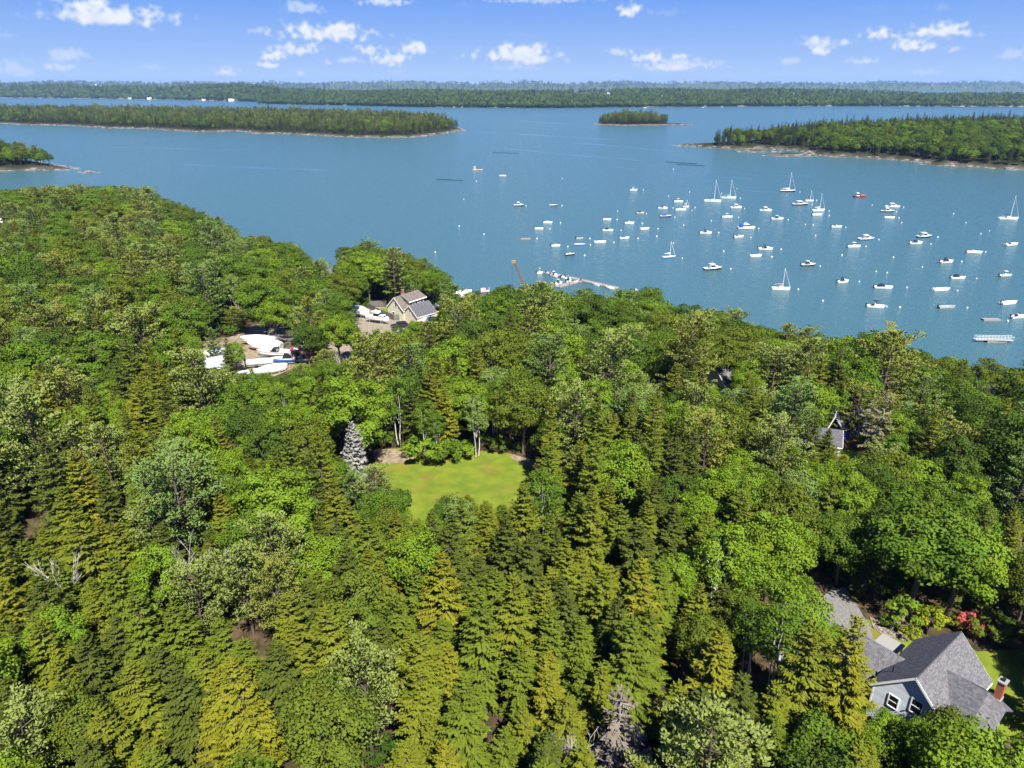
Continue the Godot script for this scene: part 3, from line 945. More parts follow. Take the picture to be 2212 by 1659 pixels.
var called_of := {"spruce": "spruce_tree", "maple": "maple_tree", "oak": "oak_tree", "birch": "birch_tree", "pine": "pine_tree", "snag": "bare_tree", "dead_spruce": "dead_spruce", "shrub": "shrub"}
var standing := []   # [x, z, radius] of every tree
var hashed := {}

func free_at(p: Vector2, rad: float) -> bool:
	var c := Vector2i(floori(p.x / 6.0), floori(p.y / 6.0))
	for i in range(-1, 2):
		for j in range(-1, 2):
			for k in hashed.get(c + Vector2i(i, j), []):
				var o: Array = standing[k]
				if p.distance_squared_to(Vector2(o[0], o[1])) < pow((rad + o[2]) * 0.82, 2): return false
	return true

func claim(p: Vector2, rad: float):
	var c := Vector2i(floori(p.x / 6.0), floori(p.y / 6.0))
	if not hashed.has(c): hashed[c] = []
	hashed[c].append(standing.size())
	standing.append([p.x, p.y, rad])

func tree(kind: String, shape: int, tone: String, at: Vector3, scale_: Vector3, turn: float, label: String, group: String) -> Node3D:
	var t: Dictionary = kinds[kind][shape % kinds[kind].size()]
	var o := thing(called_of[kind], label, {"spruce": "spruce tree", "pine": "pine tree", "shrub": "shrub", "snag": "bare tree", "dead_spruce": "dead tree"}.get(kind, "tree"), at, turn, group)
	o.scale = scale_
	part("trunk", t.trunk, M[bark_of[kind]], o)
	part("crown", t.crown, M[tone], o)
	return o

func height_for(base: Vector3, py: float) -> float:   # how tall a thing on base reaches up to that row of the photograph
	var k := (py - H / 2) / F
	var q := base - CAM
	# solve (-y c + z s) = k (-z c - y s)
	return (q.z * (sn + k * cs)) / (cs - k * sn) - q.y

# ---------------------------------------------------------------- the forest
# What grows where, in squares of 100 pixels of the photograph from its row 400 down: S spruce, K dark spruce, B maples, O oaks, P pines, M mixed
const ZONES := ["OOOPOOOOOOOOOOOOOOOOOO", "MOPPOOOOOOOOOOOOOOOOOO", "OPPOPOOOOOOOOOOOOOOOOO", "MPPOOOOBMOOOOOOOOOOPOO", "OPMSPBBBMSMPBMMPSMPPBO", "PSSSBBOOBBSSKSSPMMSPOP",
	"SSSMSBSSBBSSSSKBBBBBBP", "SSSPSOSSSSSSSSKSBBBBBS", "SSSPSPSSSSSSSSSSBBBBSB", "SBSSSSSSSSSSSSSBBBBBKK", "SSSSSSSSSSSSSSSSBSSSSK", "SSSSSSSSSSSSSSSSSBBBSK", "SSSSSSSSSSSSSSSSSBSBBS"]
const MIX := {"S": [0.91, 0.06, 0.0, 0.01, 0.02], "K": [0.9, 0.07, 0.0, 0.0, 0.03], "B": [0.12, 0.76, 0.02, 0.07, 0.03], "O": [0.05, 0.18, 0.62, 0.05, 0.10], "P": [0.18, 0.18, 0.32, 0.04, 0.28], "M": [0.36, 0.34, 0.06, 0.08, 0.16]}
var clear_ground: Array[PackedVector2Array] = []    # no tree stands here
var clear_view := []      # [pixels of the photograph, metres of the nearest thing in it]: no tree reaches in front of it

func zone(px: float, py: float) -> String:
	var row := clampi(int((py - 400) / 100.0), 0, ZONES.size() - 1)
	var c := clampi(int(px / 100.0), 0, 21)
	return ZONES[row][c]

func fits(kind: String, at: Vector3, tall: float, wide: float) -> float:   # the share of its height that a tree here may have
	var best := 1.0
	var foot := proj(at)
	for cv in clear_view:
		if cv[1] == 0.0:
			var mid := Vector2.ZERO
			for q in cv[0]: mid += q / cv[0].size()
			cv[1] = proj(land_at(mid.x, mid.y)).z + 5.0
		if foot.z > cv[1]: continue
		for share in [1.0, 0.88, 0.76, 0.65, 0.55, 0.45, 0.36]:
			if share > best: continue
			var hit := false
			for f in [1.0, 0.8, 0.6, 0.4]:
				var p := proj(at + Vector3(0, tall * share * f, 0))
				var side: float = F / p.z * wide * share * (0.15 if f == 1.0 and kind != "oak" and kind != "maple" else 0.8)
				for dx in [-side, 0.0, side]:
					if Geometry2D.is_point_in_polygon(Vector2(p.x + dx, p.y), cv[0]): hit = true
			best = share
			if not hit: break
			if share < 0.4: return 0.0
	return best

func where(px: float, py: float, p: Vector3, kind: String) -> Array:   # words for the place a tree stands in, and its group
	if sample(shore_distance, p.x, p.z) < 24.0: return ["on the wooded bank above the water", "trees along the shore"]
	if px < 480 and py < 700: return ["on the wooded headland beyond the boatyard", "trees on the headland"]
	if px > 400 and px < 1000 and py < 850: return ["in the woods round the boatyard", "trees round the boatyard"]
	if px > 760 and px < 1260 and py < 1120 and py > 850: return ["in the woods round the small lawn", "trees round the lawn"]
	if px > 1500 and py < 1050: return ["among the shore cottages", "trees among the shore cottages"]
	if px > 1560: return ["in the woods round the grey shingled house", "trees round the grey house"]
	if py > 1000: return ["in the dense woods this side of the lawn", "trees this side of the lawn"]
	return ["in the woods between lawn and headland", "trees between lawn and headland"]

func plant_forest():
	rng.seed = 2024
	var order := []
	for k in 60000:
		order.append(Vector2(rng.randf_range(-330, 250), rng.randf_range(-420, 6)))
	# the line of treetops against the water
	var line := PackedVector2Array([Vector2(-400, 150), Vector2(-400, 415)])
	for q in [[0, 408], [140, 402], [290, 400], [340, 412], [400, 432], [440, 452], [480, 474], [560, 508], [620, 500], [700, 556], [716, 590], [728, 520], [790, 512], [850, 535], [890, 545], [955, 552], [975, 605], [1000, 640], [1020, 608], [1060, 618], [1120, 615], [1180, 606], [1230, 620], [1290, 618], [1330, 622], [1400, 608], [1440, 648], [1500, 648], [1580, 658], [1625, 688], [1700, 694], [1750, 700], [1800, 722], [1860, 708], [1950, 706], [2000, 752], [2070, 752], [2130, 768], [2212, 768]]: line.append(Vector2(q[0], q[1] - 2))
	line.append(Vector2(2700, 800)); line.append(Vector2(2700, 150))
	clear_view.append([line, 1e9])
	var found := {"spruce": [], "maple": [], "oak": [], "birch": [], "pine": []}
	var names := ["spruce", "maple", "oak", "birch", "pine"]
	var girth := {"spruce": 1.62, "maple": 2.25, "oak": 2.9, "birch": 1.7, "pine": 2.7}
	for p in order:
		var d := sample(shore_distance, p.x, p.y)
		if d < 2.5: continue
		var at := Vector3(p.x, ground(p.x, p.y), p.y)
		var mid := proj(at + Vector3(0, 8, 0))
		if mid.z < 4.0 or mid.x < -330 or mid.x > W + 330 or mid.y > H + 420: continue
		var z := zone(mid.x, mid.y)
		var mix: Array = MIX[z]
		if d < 14.0: mix = MIX["O"]
		var t := rng.randf()
		var kind: String = "spruce"
		for k in 5:
			t -= mix[k]
			if t < 0.0:
				kind = names[k]
				break
		var rad: float = girth[kind]
		var size := rng.randf_range(0.74, 1.14)
		if d < 18.0: size *= 0.95
		if kind == "oak": size *= rng.randf_range(1.0, 1.3)
		var squat := rng.randf_range(0.66, 0.9) if kind == "spruce" and mid.y > 1080 else 1.0   # the near stand is young and broad
		rad *= size
		if not free_at(p, rad): continue
		var blocked := false
		for c in clear_ground:
			if Geometry2D.is_point_in_polygon(p, c):
				blocked = true
				break
		if blocked: continue
		var shape := rng.randi() % 8
		var m: Dictionary = kinds[kind][shape % kinds[kind].size()]
		var share := fits(kind, at, m.tall * size * squat, m.wide * size)
		if share <= 0.0: continue
		claim(p, rad * maxf(share, 0.7))
		var tone := 0
		t = rng.randf()
		if kind == "spruce":
			if z == "K": tone = 3 if t < 0.6 else 2
			elif mid.y > 1250: tone = 0 if t < 0.44 else 1 if t < 0.6 else 2 if t < 0.86 else 3
			else: tone = 0 if t < 0.4 else 1 if t < 0.48 else 2 if t < 0.75 else 3
		elif kind == "maple": tone = 0 if t < 0.42 else 1 if t < 0.72 else 2 if t < 0.86 else 3
		elif kind == "oak": tone = 0 if t < 0.4 else 1 if t < 0.66 else 2 if t < 0.88 else 3
		elif kind == "birch": tone = 0 if t < 0.5 else 1 if t < 0.8 else 2
		else: tone = 0 if t < 0.4 else 1 if t < 0.7 else 2
		var xz := size * lerpf(1.0, maxf(share, 0.6), 0.7)
		found[kind].append({"at": at, "shape": shape, "tone": tones[kind][tone], "scale": Vector3(xz * rng.randf_range(0.9, 1.12), size * share * squat, xz * rng.randf_range(0.9, 1.12)), "turn": rng.randf() * TAU, "px": mid,
			"seen": m.tall * size * share * squat / mid.z if mid.x > -40 and mid.x < W + 40 and mid.y < H + 60 else 0.0})
	# low growth under the trees
	var under := [[], [], []]
	var under_tint := [[], [], []]
	for k in 7000:
		var p := Vector2(rng.randf_range(-300, 230), rng.randf_range(-380, 0))
		if sample(shore_distance, p.x, p.y) < 2.0: continue
		var at := Vector3(p.x, ground(p.x, p.y) - 0.3, p.y)
		var q := proj(at)
		if q.z < 5 or q.x < -200 or q.x > W + 200 or q.y > H + 300: continue
		var blocked := false
		for c in clear_ground:
			if Geometry2D.is_point_in_polygon(p, c):
				blocked = true
				break
		if blocked: continue
		var v := rng.randi() % 3
		var g := rng.randf_range(0.75, 1.25)
		under[v].append(Transform3D(Basis(Vector3.UP, rng.randf() * TAU).scaled(Vector3.ONE * rng.randf_range(0.5, 1.25)), at))
		under_tint[v].append(Color(g * rng.randf_range(0.8, 1.15), g, g * 0.9))
	var low := Node3D.new(); low.name = "undergrowth"; add_child(low)
	tag(low, "low green undergrowth between the forest trees", "undergrowth", "", "stuff")
	for v in 3: copies("foliage", kinds.shrub[v].crown, M.leaf_deep, under[v], under_tint[v], "", "", low)
	var bare := 0
	for k in 400:   # bare grey snags here and there
		var p := order[k] as Vector2
		var at := Vector3(p.x, ground(p.x, p.y), p.y)
		var q := proj(at + Vector3(0, 8, 0))
		if bare >= 20 or sample(shore_distance, p.x, p.y) < 10.0 or q.z < 50 or q.x < 0 or q.x > W or q.y > H or q.y < 620: continue
		var share := fits("snag", at, 10.0, 1.5)
		var blocked := share < 0.8
		for c in clear_ground:
			if Geometry2D.is_point_in_polygon(p, c): blocked = true
		if blocked: continue
		bare += 1
		var w := where(q.x, q.y, at, "snag")
		tree("snag", k, "dead_wood", at, Vector3(0.8, rng.randf_range(0.9, 1.2), 0.8), k, "bare grey snag %s" % w[0], "bare snags in the woods")
	for kind in found:
		var all: Array = found[kind]
		all.sort_custom(func(a, b): return a.seen > b.seen)
		var rest := {}
		for k in all.size():
			var a: Dictionary = all[k]
			if k < 270 and a.seen > 0.0:
				var w := where(a.px.x, a.px.y, a.at, kind)
				var lean: float = a.scale.x / a.scale.y
				var size: String = ("very tall " if a.scale.y > 1.1 else "tall " if a.scale.y > 1.0 else "short " if a.scale.y < 0.6 else "low " if a.scale.y < 0.78 else "") + ("slender " if lean < 0.95 else "broad " if lean > 1.06 else "")
				tree(kind, a.shape, a.tone, a.at, a.scale, a.turn, "%s%s %s tree %s" % [size, words_for[a.tone], kind, w[0]], "%s %s" % [kind, w[1]])
			else:
				var key: int = a.shape % kinds[kind].size()
				if not rest.has(key): rest[key] = [[], []]
				rest[key][0].append(Transform3D(Basis(Vector3.UP, a.turn).scaled_local(a.scale), a.at))
				var base: Color = M[a.tone].albedo_color.srgb_to_linear()
				rest[key][1].append(base)
		print(kind, " ", all.size(), " rest ", all.size() - 270)
		wood("%s_wood" % kind, kind, rest, "%s trees massed in the farther and hidden parts of the near woods" % kind)


func wood(called: String, kind: String, rest: Dictionary, label: String):
	if rest.is_empty(): return
	if not M.has("tinted_leaf"):
		foliage("tinted_leaf", Color.WHITE, 0.4)
	var o := Node3D.new(); o.name = numbered(called); add_child(o)
	tag(o, label, "woods", "", "stuff")
	for key in rest:
		var t: Dictionary = kinds[kind][key]
		copies("crown", t.crown, M.tinted_leaf, rest[key][0], rest[key][1], "", "", o)
		copies("trunk", t.trunk, M[bark_of.get(kind, "bark")], rest[key][0], [], "", "", o)

func plant_islands():
	rng.seed = 77
	var rest := {"spruce": {}, "oak": {}, "pine": {}, "maple": {}}
	for n in 4:
		var isle: Array = islands[n]
		var lo: Vector2 = isle[0][0]
		var hi := lo
		for p in isle[0]:
			lo = lo.min(p); hi = hi.max(p)
		var cell: float = [7.0, 4.5, 6.2, 5.0][n]
		var z := lo.y
		while z < hi.y:
			var x := lo.x
			while x < hi.x:
				var p := Vector2(x + rng.randf_range(-0.5, 0.5) * cell, z + rng.randf_range(-0.5, 0.5) * cell)
				x += cell
				var q := proj(Vector3(p.x, 8, p.y))
				if q.x < -120 or q.x > W + 120: continue
				var d := inland(p, isle[0])
				if d < [10.0, 7.0, 10.0, 9.0][n] + rng.randf_range(-3, 4): continue
				if n == 1 and q.x > 1442: continue
				if n == 0 and q.x > 992: continue
				if n == 2 and (q.x < 1542 or (q.x < 1760 and d < 22.0 and q.y > 312)): continue
				var t := rng.randf()
				var kind := "spruce"
				if n == 0: kind = "spruce" if t < 0.64 else "pine" if t < 0.8 else "oak" if t < 0.93 else "maple"
				elif n == 1: kind = "spruce" if t < 0.7 else "pine"
				elif n == 2:
					var dark := q.x < 1760 or q.y < 300
					kind = "spruce" if t < (0.6 if dark else 0.16) else "oak" if t < 0.8 else "maple"
				else: kind = "oak" if t < 0.7 else "pine"
				var s: float = rng.randf_range(0.68, 1.2) + (0.2 if rng.randf() < 0.15 else 0.0) * [1.08, 0.9, 1.22, 1.12][n]
				if d < 20.0: s *= 0.85
				var key: int = rng.randi() % kinds[kind].size()
				if not rest[kind].has(key): rest[kind][key] = [[], []]
				rest[kind][key][0].append(Transform3D(Basis(Vector3.UP, rng.randf() * TAU).scaled(Vector3(s, s, s) * (Vector3(0.88, 1.12, 0.88) if kind == "spruce" else Vector3(1.0, 0.95, 1.0))), Vector3(p.x, hill_of(isle, p), p.y)))
				var c: Color = M[tones[kind][[0, 0, 1, 1, 2, 3][rng.randi() % 6] % tones[kind].size()]].albedo_color.srgb_to_linear()
				if kind == "spruce": c = [Color(0.062, 0.085, 0.018), Color(0.04, 0.058, 0.016), Color(0.085, 0.1, 0.02)][rng.randi() % 3]
				rest[kind][key][1].append(c)
			z += cell
	for kind in rest:
		wood("island_%s_wood" % kind, kind, rest[kind], "%s trees of the wooded islands in the bay" % kind)

func plant_far_shores():
	rng.seed = 99
	var rest := {"far_spruce": {}, "far_leaf": {}}
	for sh in shores:
		var grid: Array = sh[0]
		var which: int = sh[1]
		var cols: int = grid.size() - 1
		var rows: int = grid[0].size() - 1
		var n: int = [5200, 15000, 5000][which]
		for k in n:
			var u := rng.randf() * cols
			var v := pow(rng.randf(), 1.7 if which < 2 else 0.8) * rows
			var i := mini(int(u), cols - 1)
			var j := mini(int(v), rows - 1)
			var p: Vector3 = grid[i][j].lerp(grid[i + 1][j], u - i).lerp(grid[i][j + 1].lerp(grid[i + 1][j + 1], u - i), v - j)
			var q := proj(p)
			if q.x < -60 or q.x > W + 60: continue
			if which == 1 and q.x > 1235 and q.x < 1320 and q.y > 201 and q.y < 211: continue   # the hay field
			var kind := "far_spruce" if rng.randf() < 0.42 else "far_leaf"
			var key := rng.randi() % 2
			if not rest[kind].has(key): rest[kind][key] = [[], []]
			var s: float = rng.randf_range(0.8, 1.35) * [1.5, 1.2, 2.6][which]
			rest[kind][key][0].append(Transform3D(Basis(Vector3.UP, rng.randf() * TAU).scaled(Vector3(s * 1.5, s, s * 1.5)), p))
			var g := rng.randf_range(0.75, 1.2)
			rest[kind][key][1].append((Color(0.066, 0.092, 0.02) if kind == "far_spruce" else Color(0.085, 0.135, 0.02)) * g)
	for kind in rest:
		wood("distant_woods", kind, rest[kind], "hazy blue-green woods across the bay, %s" % ("spruce" if kind == "far_spruce" else "leaf trees"))

func plant_key_trees():
	# trees that stand out, each by the pixel of its foot and the row of its top
	var list := [
		[775, 1066, 912, "dead_spruce", 0, "needle_grey", 1.15, "pale silver-grey dead spruce standing at the edge of the lawn"],
		[772, 1090, 1040, "dead_spruce", 1, "needle_rust", 0.7, "small brownish dead spruce at the foot of the silver one"],
		[1327, 1690, 1492, "dead_spruce", 1, "needle_rust", 1.2, "large rusty-brown dying spruce among golden spruces"],
		[1245, 1705, 1570, "snag", 1, "dead_wood", 1.0, "tangle of bare grey branches beside the rusty dying spruce"],
		[1215, 1720, 1600, "snag", 0, "dead_wood", 0.8, "second bare grey snag beside the rusty dying spruce"],
		[415, 1225, 1000, "pine", 1, "pine_blue", 1.25, "big pale blue-green white pine amid olive spruces"],
		[355, 1245, 1085, "pine", 0, "pine_pale", 1.0, "pale pine leaning on the big blue-green one"],
		[548, 1370, 1190, "pine", 0, "pine_pale", 1.1, "pale yellow-green pine below the deep green maple"],
		[115, 1760, 1545, "pine", 2, "pine_pale", 1.2, "pale bushy pine at the corner of the woods"],
		[520, 1150, 1030, "oak", 1, "leaf_deep", 0.9, "deep green round oak beside the blue-green pine"],
		[215, 835, 728, "snag", 0, "dead_wood", 1.0, "bare white-trunked tree standing in a gap of the woods"],
		[200, 830, 738, "snag", 1, "dead_wood", 0.9, "second bare white tree in the same gap"],
		[285, 815, 725, "snag", 1, "dead_wood", 0.7, "thin bare stems above a green maple"],
		[532, 1005, 912, "snag", 0, "dead_wood", 0.8, "bare grey crown poking from leaf trees left of the lawn"],
		[922, 985, 858, "birch", 0, "leaf_mid", 1.0, "birch with long white trunks right behind the lawn"],
		[945, 990, 880, "birch", 1, "leaf_mid", 0.9, "second white-stemmed birch behind the lawn"],
		[1030, 985, 850, "birch", 2, "leaf_silver", 0.9, "white-stemmed birch between the dark spruces behind the lawn"],
		[915, 1000, 945, "shrub", 1, "leaf_bright", 2.0, "broad bright green bush spilling onto the lawn"],
		[955, 1000, 955, "shrub", 2, "leaf_mid", 1.9, "rounded green bush at the back edge of the lawn"],
		[990, 993, 958, "shrub", 0, "leaf_bright", 1.6, "green bush at the right end of the lawn's hedge"],
		[1190, 1080, 985, "maple", 2, "leaf_mid", 0.8, "green maple throwing its shadow on the lawn"],
		[1165, 1130, 1040, "pine", 1, "pine_blue", 0.7, "young blue-green pine at the corner of the lawn"],
		[1890, 915, 715, "pine", 3, "pine_warm", 1.3, "tall open yellow-green pine above the shore cottages"],
		[1885, 1000, 845, "dead_spruce", 1, "needle_drab", 1.0, "drab half-dead conifer beside the blue cottage"],
		[1660, 885, 752, "pine", 1, "pine_pale", 1.3, "broad pale pine screening the white cottage"],
		[1700, 880, 770, "pine", 0, "pine_blue", 1.0, "blue-green pine beside the broad pale one"],
		[1410, 860, 762, "maple", 1, "leaf_bright", 1.05, "vivid light green maple in the middle woods"],
		[1265, 705, 622, "oak", 0, "leaf_mid", 1.0, "spreading oak at the water before the dock"],
		[1370, 712, 622, "oak", 2, "leaf_mid", 1.1, "spreading oak with visible trunks at the water"],
		[1400, 715, 618, "oak", 3, "leaf_mid", 0.9, "narrower oak beside the spreading one at the water"],
		[505, 850, 730, "spruce", 5, "needle_deep", 1.1, "dark spruce standing in front of the wrapped boats"],
		[470, 800, 715, "pine", 0, "pine_blue", 0.8, "blue-green young pine at the edge of the dirt lot"],
		[670, 745, 655, "oak", 1, "leaf_mid", 0.95, "dark rounded oak between road and gravel lot"],
		[715, 735, 648, "oak", 4, "leaf_deep", 0.95, "second rounded oak between road and gravel lot"],
		[750, 748, 668, "maple", 0, "leaf_mid", 0.8, "green maple at the mouth of the gravel lot"],
		[512, 688, 588, "birch", 0, "leaf_silver", 1.1, "silvery tall birch above the road bend"],
		[1805, 1262, 1120, "maple", 3, "leaf_mid", 1.25, "large deep maple over the top of the drive"],
		[1960, 1330, 1080, "maple", 1, "leaf_mid", 1.35, "very large green maple beside the paved drive"],
		[2040, 1340, 1130, "maple", 4, "leaf_bright", 1.1, "bright green maple at the right of the large one"],
		[1650, 1300, 1110, "maple", 0, "leaf_bright", 1.2, "bright full maple left of the drive"],
		[1590, 1420, 1280, "maple", 2, "leaf_olive", 1.05, "olive-leaved maple beside the bare bank of the drive"],
		[1785, 1660, 1336, "spruce", 5, "needle_gold", 1.0, "tall golden spruce right in front of the grey house"],
		[1700, 1640, 1350, "spruce", 1, "needle_olive", 1.0, "olive spruce left of the tall golden one"],
		[2015, 1705, 1530, "maple", 1, "leaf_olive", 0.9, "olive maple in front of the house's gable wall"],
		[1945, 1725, 1562, "maple", 0, "leaf_bright", 0.9, "bright yellow-green maple below the house"],
		[1860, 1720, 1570, "maple", 3, "leaf_bright", 0.9, "bright maple at the foot of the tall golden spruce"]]
	for a in list:
		var at := land_at(a[0], a[1])
		var m: Dictionary = kinds[a[3]][a[4] % kinds[a[3]].size()]
		var tall := clampf(height_for(at, a[2]), 2.0, 22.0)
		var k: float = tall / m.tall
		var xz: float = k * a[6] if a[3] != "shrub" else a[6] * 1.0
		tree(a[3], a[4], a[5], at, Vector3(xz, k, xz), a[0] * 0.37, a[7], "")
		claim(Vector2(at.x, at.z), m.wide * xz * 0.6)
		if a[0] in [775, 415, 548, 1327, 215, 200, 532, 922, 1890, 1885, 1660, 1410, 512, 115]:
			var top_px := proj(at + Vector3(0, tall, 0))
			var low_px := proj(at + Vector3(0, tall * (0.3 if a[0] != 922 else 0.08), 0))
			var half: float = F / low_px.z * m.wide * xz * 0.6
			clear_view.append([PackedVector2Array([Vector2(top_px.x - 4, top_px.y), Vector2(top_px.x + 4, top_px.y), Vector2(low_px.x + half, low_px.y), Vector2(low_px.x - half, low_px.y)]), low_px.z - 0.5])
	# a white birch trunk that leans by itself
	var lb := land_at(1772, 965)
	var o := thing("leaning_birch", "slender white birch trunk leaning in front of the blue cottage", "tree", lb)
	var s := Shape.new()
	var r := RandomNumberGenerator.new()
	r.seed = 8
	var tall := height_for(lb, 880)
	limbs(s, r, Vector3(0, -0.5, 0), Vector3(1.9, tall, -0.5), 0.17, 0.1, 0.35)
	part("trunk", s.done(), M.bark_white, o)
	s = Shape.new()
	for k in 14: leaf_clump(s, r, Vector3(1.9 + r.randf_range(-1.5, 1.5), tall + r.randf_range(-0.3, 2.4), -0.5 + r.randf_range(-1.4, 1.4)), Vector3.ONE * 0.7, 60, 0.16, Vector3(1.9, tall, -0.5))
	part("crown", s.done(), M.leaf_mid, o)

# ---------------------------------------------------------------- builders of houses
func gable_wall(x0: float, x1: float, hw: float, y0: float, ye: float, yr: float) -> ArrayMesh:   # ridge along x
	var s := Shape.new()
	s.quad(Vector3(x0, ye, hw), Vector3(x1, ye, hw), Vector3(x1, y0, hw), Vector3(x0, y0, hw))
	s.quad(Vector3(x1, ye, -hw), Vector3(x0, ye, -hw), Vector3(x0, y0, -hw), Vector3(x1, y0, -hw))
	s.quad(Vector3(x0, ye, -hw), Vector3(x0, ye, hw), Vector3(x0, y0, hw), Vector3(x0, y0, -hw))
	s.quad(Vector3(x1, ye, hw), Vector3(x1, ye, -hw), Vector3(x1, y0, -hw), Vector3(x1, y0, hw))
	s.tri(Vector3(x0, ye, -hw), Vector3(x0, yr, 0), Vector3(x0, ye, hw))
	s.tri(Vector3(x1, ye, hw), Vector3(x1, yr, 0), Vector3(x1, ye, -hw))
	return s.done()

func gable_roof(o: Node3D, x0: float, x1: float, hw: float, ye: float, yr: float, mat: Material, over := 0.35, trim = null):
	var k := (yr - ye) / hw
	for sd in [1.0, -1.0]:
		var s := Shape.new()
		s.slab(Vector3(x0 - over, yr + 0.14, 0.0), Vector3(x0 - over, ye - k * over + 0.14, sd * (hw + over)), Vector3(x1 + over, ye - k * over + 0.14, sd * (hw + over)), Vector3(x1 + over, yr + 0.14, 0.0), 0.13)
		var r := part("roof", s.done(), mat, o)
		if trim:
			var e := Shape.new()
			e.box(Vector3(x0 - over, ye - k * over - 0.16, sd * (hw + over) - 0.04), Vector3(x1 + over, ye - k * over + 0.0, sd * (hw + over) + 0.03))
			part("fascia", e.done(), trim, r)
	if trim:
		for x in [x0 - over - 0.02, x1 + over + 0.02]:
			var e := Shape.new()
			for sd in [1.0, -1.0]:
				e.slab(Vector3(x - 0.03, yr + 0.1, 0.0), Vector3(x - 0.03, ye - k * over + 0.1, sd * (hw + over)), Vector3(x + 0.03, ye - k * over + 0.1, sd * (hw + over)), Vector3(x + 0.03, yr + 0.1, 0.0), 0.2)
			part("rake_board", e.done(), trim, o)

func window(o: Node3D, at: Vector3, facing: float, w: float, h: float, frame: Material):   # facing: turn about y of a window that looks along +z
	var s := Shape.new()
	var t := 0.09
	s.box(Vector3(-w / 2 - t, -h / 2 - t, -0.02), Vector3(-w / 2, h / 2 + t, 0.07))
	s.box(Vector3(w / 2, -h / 2 - t, -0.02), Vector3(w / 2 + t, h / 2 + t, 0.07))
	s.box(Vector3(-w / 2, h / 2, -0.02), Vector3(w / 2, h / 2 + t, 0.068))
	s.box(Vector3(-w / 2, -h / 2 - t, -0.02), Vector3(w / 2, -h / 2, 0.09))
	s.box(Vector3(-w / 2, -0.03, -0.02), Vector3(w / 2, 0.03, 0.05))
	var f := part("window", s.done(), frame, o, at)
	f.rotation.y = facing
	var g := Shape.new()
	g.box(Vector3(-w / 2, -h / 2, -0.01), Vector3(w / 2, h / 2, 0.025))
	part("pane", g.done(), M.glass_dark, f)

func box_part(called: String, o: Node, lo: Vector3, hi: Vector3, mat: Material) -> MeshInstance3D:
	var s := Shape.new()
	s.box(lo, hi)
	return part(called, s.done(), mat, o)

func chimney(o: Node, at: Vector3, w: float, d: float, h: float):
	var c := box_part("chimney", o, at + Vector3(-w / 2, -1.0, -d / 2), at + Vector3(w / 2, h, d / 2), M.brick)
	box_part("chimney_cap", c, at + Vector3(-w / 2 - 0.07, h, -d / 2 - 0.07), at + Vector3(w / 2 + 0.07, h + 0.12, d / 2 + 0.07), M.concrete)
	box_part("flue", c, at + Vector3(-w / 4, h + 0.12, -d / 4), at + Vector3(w / 4, h + 0.3, d / 4), M.hull_black)
	box_part("flashing", c, at + Vector3(-w / 2 - 0.05, -0.25, -d / 2 - 0.05), at + Vector3(w / 2 + 0.05, 0.12, d / 2 + 0.05), M.alloy)

func small_house(called: String, label: String, category: String, at: Vector3, turn: float, len_: float, hw: float, ye: float, yr: float, wall: Material, roof: Material, wins: Array, group := "") -> Node3D:
	var o := thing(called, label, category, at, turn, group)
	part("wall", gable_wall(-len_ / 2, len_ / 2, hw, -1.0, ye, yr), wall, o)
	gable_roof(o, -len_ / 2, len_ / 2, hw, ye, yr, roof, 0.3, M.white_paint)
	for w in wins:   # [side: 0 +z, 1 +x, 2 -z, 3 -x; along, up, width, height]
		var p: Vector3 = [Vector3(w[1], w[2], hw), Vector3(len_ / 2, w[2], w[1]), Vector3(w[1], w[2], -hw), Vector3(-len_ / 2, w[2], w[1])][w[0]]
		window(o, p, w[0] * PI / 2, w[3], w[4], M.white_paint)
	return o

